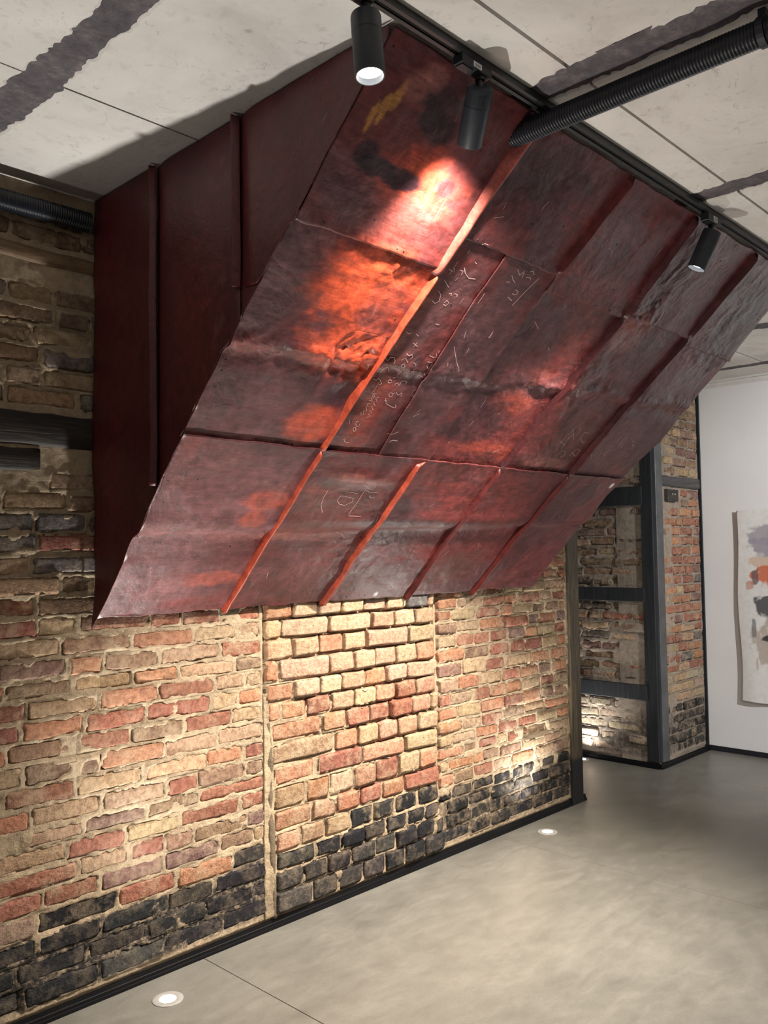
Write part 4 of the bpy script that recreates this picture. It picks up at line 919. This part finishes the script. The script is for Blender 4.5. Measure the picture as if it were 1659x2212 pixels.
def spot(joint, axis, adx, label, power, color, size, blend, vents=False, plate=True, group='track spotlights'):
    """joint: pivot under the adapter; adx: adapter extent along the track relative to the joint"""
    J = Vector(joint); r = prop(empty('track_spotlight', J), label, 'spotlight', group)
    a = Vector(axis).normalized()
    s = MB(); s.box(adx[0], adx[1], -0.0185, 0.0155, 0.005, 2.8995-J.z, 0.002)
    s.box(adx[0]+0.004, adx[0]+0.05, -0.012, 0.012, 0.001, 0.006); ad = s.build('adapter', BLACKM, r)
    if plate:
        s = MB(); x_ = adx[0]+0.045; s.box(x_, x_+0.034, -0.0195, -0.0183, 0.009, 2.893-J.z); pl = s.build('rating_label', LABEL, ad)
        s = MB(); s.box(x_+0.006, x_+0.028, -0.0200, -0.0194, 0.012, 2.889-J.z); s.build('label_print', LABELG, pl)
    s = MB(); s.lathe([(0.013, 0.004), (0.013, -0.004)], None, 18); s.lathe([(0.0075, -0.002), (0.0075, -0.030)], None, 14); s.build('swivel_stem', BLACK, r, smooth=True, angle=40)
    q = a.to_track_quat('Z', 'Y').to_matrix().to_4x4(); q.translation = Vector((0, 0, -0.030))+a*0.008
    R_ = 0.036; Lb = 0.138
    s = MB(); s.lathe([(R_*0.80, -0.018), (R_*0.96, -0.016), (R_, -0.010), (R_, Lb-0.002), (R_-0.001, Lb), (R_-0.004, Lb), (R_-0.004, Lb-0.014), (R_-0.005, Lb-0.016)], q, 40, True, False)
    body = s.build('lamp_body', SPOTM, r, smooth=True, angle=35)
    s = MB(); s.lathe([(R_+0.0006, 0.030), (R_+0.0006, 0.0315)], q, 40, False, False); s.build('body_joint', BLACK, body)
    if vents:
        s = MB(); side = (-(J-CAM).normalized()); side = (side-a*side.dot(a)).normalized(); t_ = a.cross(side)
        B_ = Matrix((t_, side, a)).transposed().to_4x4(); B_.translation = q.translation
        for k in range(5): s.box(-0.016+0.0065*k-0.0011, -0.016+0.0065*k+0.0011, R_*0.86-abs(k-2)*0.002, R_+0.0016-abs(k-2)*0.0012, -0.002, 0.020, 0.0, B_)
        s.build('vent_slots', BLACK, body)
    s = MB(); s.lathe([(R_-0.0045, Lb-0.016), (R_*0.5, Lb-0.014), (0.001, Lb-0.0135)], q, 32, False, True); s.build('lens', LENS, r, smooth=True)
    ld = bpy.data.lights.new('spot_beam', 'SPOT'); ld.energy = power; ld.color = color; ld.spot_size = math.radians(size); ld.spot_blend = blend; ld.shadow_soft_size = 0.022
    lo = bpy.data.objects.new('spot_beam', ld); COL.objects.link(lo); lo.parent = r
    lm = (-a).to_track_quat('Z', 'Y').to_matrix().to_4x4(); lm.translation = q.translation+a*(Lb+0.003); lo.matrix_local = lm
    return r
spot((1.389, -1.591, 2.872), (-0.03, -0.105, -0.994), (-0.10, 0.012), 'black track spotlight pointing straight down, leftmost on the near track', P_SPOT['near'], WARM, 90, 1.0)
spot((1.823, -1.591, 2.869), (0.42, 0.60, -0.68), (-0.095, 0.03), 'black track spotlight with vent slots, lens turned away toward the red sheets', P_SPOT['mid'], WARM, 96, 1.0, vents=True)
spot((3.305, -1.591, 2.862), (-0.17, 0.38, -0.91), (-0.065, 0.05), 'small black track spotlight farthest along the track, glowing lens edge-on', P_SPOT['far'], WARM, 82, 1.0)

# second track and spotlights, added out of view to brighten the white wall and room
track(-3.70, 0.2, 6.2, 'added black lighting track on the ceiling behind the viewer')
spot((4.6, -3.70, 2.872), (0.66, 0.70, -0.46), (-0.10, 0.02), 'added black track spotlight behind the viewer aimed at the hanging canvas', P_ADDED_SPOT, NEUT, 75, 0.8)
spot((2.4, -3.70, 2.872), (0.35, 0.62, -0.70), (-0.10, 0.02), 'added black track spotlight behind the viewer aimed at the floor', P_ADDED_SPOT*0.15, NEUT, 90, 0.9)

# ================================================================== RECESSED FLOOR LAMPS
TILT = 26.0
def floor_lamp(x, y, label, power, color=COOL, tilt=0.0, size=125, blend=0.9):
    r = prop(empty('floor_lamp', (x, y, 0.0)), label, 'floor lamp', 'recessed floor lamps')
    s = MB(); s.lathe([(0.055, 0.0004), (0.055, 0.002), (0.053, 0.003), (0.032, 0.0032), (0.030, 0.0022), (0.030, 0.0008)], None, 40, False, False)
    s.build('trim_ring', RING, r, smooth=True, angle=40)
    s = MB(); s.lathe([(0.030, 0.0016), (0.02, 0.0021), (0.001, 0.0022)], None, 32, False, True); s.build('lens', GLASS_F, r, smooth=True)
    ld = bpy.data.lights.new('uplight', 'SPOT'); ld.spot_size = math.radians(size); ld.spot_blend = blend; ld.shadow_soft_size = 0.028; ld.energy = power; ld.color = color
    lo = bpy.data.objects.new('uplight', ld); COL.objects.link(lo); lo.parent = r; lo.location = (0, 0, 0.006); lo.rotation_euler = (math.pi+math.radians(tilt), 0, 0)
    return r
floor_lamp(1.735, -0.175, 'round recessed floor lamp in the foreground at the foot of the brick wall', P_FLOOR, COOL, TILT, 108, 1.0)
floor_lamp(4.203, -0.167, 'round recessed floor lamp just left of the dark doorway post', P_FLOOR_RIGHT, COOL, 4, 120, 1.0)
floor_lamp(5.815, 0.580, 'round recessed floor lamp half hidden behind the doorway post', P_FLOOR_FAR)
floor_lamp(-0.745, -0.175, 'added round recessed floor lamp by the brick wall, outside the view on the left', P_FLOOR*0.5, COOL, TILT, 108, 1.0)  # unseen lamp added for more light on the left ceiling
for x_, t_ in ((-0.6, 'first'), (1.8, 'second'), (4.2, 'third')):  # unseen uplights added to brighten the ceiling
    floor_lamp(x_, -5.3, '%s added recessed floor lamp along the white wall behind the viewer' % t_, P_ADDED_FLOOR, NEUT)

# ================================================================== CORRUGATED CONDUITS
def conduit(name, p0, p1, R_, label, clips, pitch=0.0088):
    P0 = Vector(p0); P1 = Vector(p1); d = (P1-P0); Ln = d.length; d.normalize()
    r = prop(empty(name, P0), label, 'conduit'); q = d.to_track_quat('Z', 'Y').to_matrix().to_4x4()
    pf = []; n_ = int(Ln/pitch)
    for i in range(n_):
        z = i*pitch
        pf += [(R_*0.90, z), (R_*0.985, z+pitch*0.22), (R_, z+pitch*0.42), (R_*0.985, z+pitch*0.62), (R_*0.90, z+pitch*0.84)]
    s = MB(); s.lathe(pf, q, 20); s.build('hose', HOSE, r, smooth=True)
    for t in clips:
        s = MB(); M = q.copy(); M.translation = d*t; s.lathe([(R_+0.001, -0.009), (R_+0.004, -0.009), (R_+0.004, 0.009), (R_+0.001, 0.009)], M, 24, False, False)
        c = d*t; s.box(c.x-0.012, c.x+0.012, c.y-0.009, c.y+0.009, c.z+R_, 2.918-P0.z); s.build('clip', BLACKM, r)
    return r
conduit('ceiling_conduit', (2.142, -1.47, 2.862), (2.142, -3.6, 2.862), 0.034, 'black corrugated conduit crossing the ceiling beneath the lighting track', (0.75, 1.6))
conduit('wall_conduit', (0.2, -0.052, 2.808), (1.50, -0.052, 2.818), 0.036, 'black corrugated conduit running along the top of the brick wall', (0.5,))

# ================================================================== JUNCTION BOX ON THE PIER
r = prop(empty('junction_box', (6.20, -0.01, 1.95)), 'small dark square junction box on the brick pier below the beam', 'box')
s = MB(); s.box(-0.085, 0.085, -0.022, 0.03, 0.0, 0.092, 0.003); s.build('box_body', BEAMG, r)
s = MB(); s.box(-0.078, 0.078, -0.026, -0.021, 0.006, 0.086, 0.002); cv = s.build('cover', BEAMD, r)
for x_ in (-0.02, 0.02):
    s = MB(); M = Matrix.Rotation(math.radians(90), 4, 'X'); M.translation = Vector((x_, -0.026, 0.055)); s.lathe([(0.006, 0), (0.005, 0.002)], M, 10); s.build('screw', LABEL, cv)

# ================================================================== HANGING CANVAS
r = prop(empty('hanging_canvas', (6.722, -0.90, 0.42)), 'unstretched white canvas with abstract grey, orange and black paint on the white wall', 'painting')
U, V = np.meshgrid(np.linspace(0, 1, 220), np.linspace(0, 1, 260))
Yc = -0.293-1.20*U-0.010*np.sin(V*9)*np.exp(-U*6)-0.004*(1-V)*np.exp(-U*9); Zc = 0.420+1.462*V-0.010*np.sin(U*8)*(1-V)
sag = np.exp(-((U-0.0)/0.35)**2)
Xc = 6.722-0.010*(1-V)*(0.5+0.5*np.sin(U*16+1))-0.006*np.sin((V*2.2-U*4.0)*4)*(V**2)*np.exp(-U*2)-0.006*np.sin(U*23)*(1-V)*0.6-0.005
base = np.ones(U.shape+(3,))*np.array((0.74, 0.735, 0.715)); wob = 0.40*fbm(U*22, V*26, 501, 5)
def splat(y0, y1, z0, z1, cc, wt, soft=0.12):
    cy, cz, ry, rz_ = (y0+y1)/2, (z0+z1)/2, abs(y1-y0)/2, abs(z1-z0)/2
    d = ((np.abs(Yc-cy)/ry)**4+(np.abs(Zc-cz)/rz_)**4)**0.25+wob
    k = np.clip((1.0-d)/soft, 0, 1)[..., None]*wt
    base[:] = base*(1-k)+np.array(cc)*k
splat(-0.38, -1.2, 1.60, 1.76, (0.36, 0.34, 0.38), 0.9); splat(-0.36, -1.15, 1.50, 1.66, (0.33, 0.31, 0.36), 0.9)
splat(-0.345, -1.1, 1.44, 1.53, (0.66, 0.50, 0.38), 0.9); splat(-0.395, -1.1, 1.25, 1.46, (0.62, 0.16, 0.07), 0.95); splat(-0.40, -0.45, 1.30, 1.43, (0.16, 0.11, 0.11), 0.85)
splat(-0.35, -0.41, 1.27, 1.34, (0.55, 0.30, 0.22), 0.8); splat(-0.355, -1.2, 1.05, 1.24, (0.055, 0.055, 0.06), 0.92); splat(-0.40, -1.15, 0.66, 1.06, (0.46, 0.39, 0.33), 0.9); splat(-0.455, -0.7, 0.88, 0.93, (0.03, 0.03, 0.03), 0.95)
splat(-0.39, -0.42, 0.92, 1.05, (0.2, 0.19, 0.19), 0.8); splat(-0.41, -0.43, 0.66, 0.76, (0.5, 0.3, 0.24), 0.6)
P = np.stack([Xc, Yc, Zc], -1); m_, n_ = U.shape
v = (P.reshape(-1, 3)-np.array(r.location)).tolist(); f = [(j*n_+i, j*n_+i+1, (j+1)*n_+i+1, (j+1)*n_+i) for j in range(m_-1) for i in range(n_-1)]
me = mesh('cloth', v, f, True); at = me.color_attributes.new('Col', 'FLOAT_COLOR', 'POINT')
at.data.foreach_set('color', np.concatenate([base.reshape(-1, 3), np.ones((m_*n_, 1))], 1).astype(np.float32).ravel())
o = link('cloth', me, CANVAS, r); md = o.modifiers.new('thickness', 'SOLIDIFY'); md.thickness = 0.0015; md.offset = 0
for y_ in (-0.31, -1.47):
    s = MB(); M = Matrix.Rotation(math.radians(-90), 4, 'Y'); M.translation = Vector((6.712, y_, 1.872))-r.location; s.lathe([(0.004, 0), (0.003, 0.003)], M, 10); s.build('pin', RING, r)
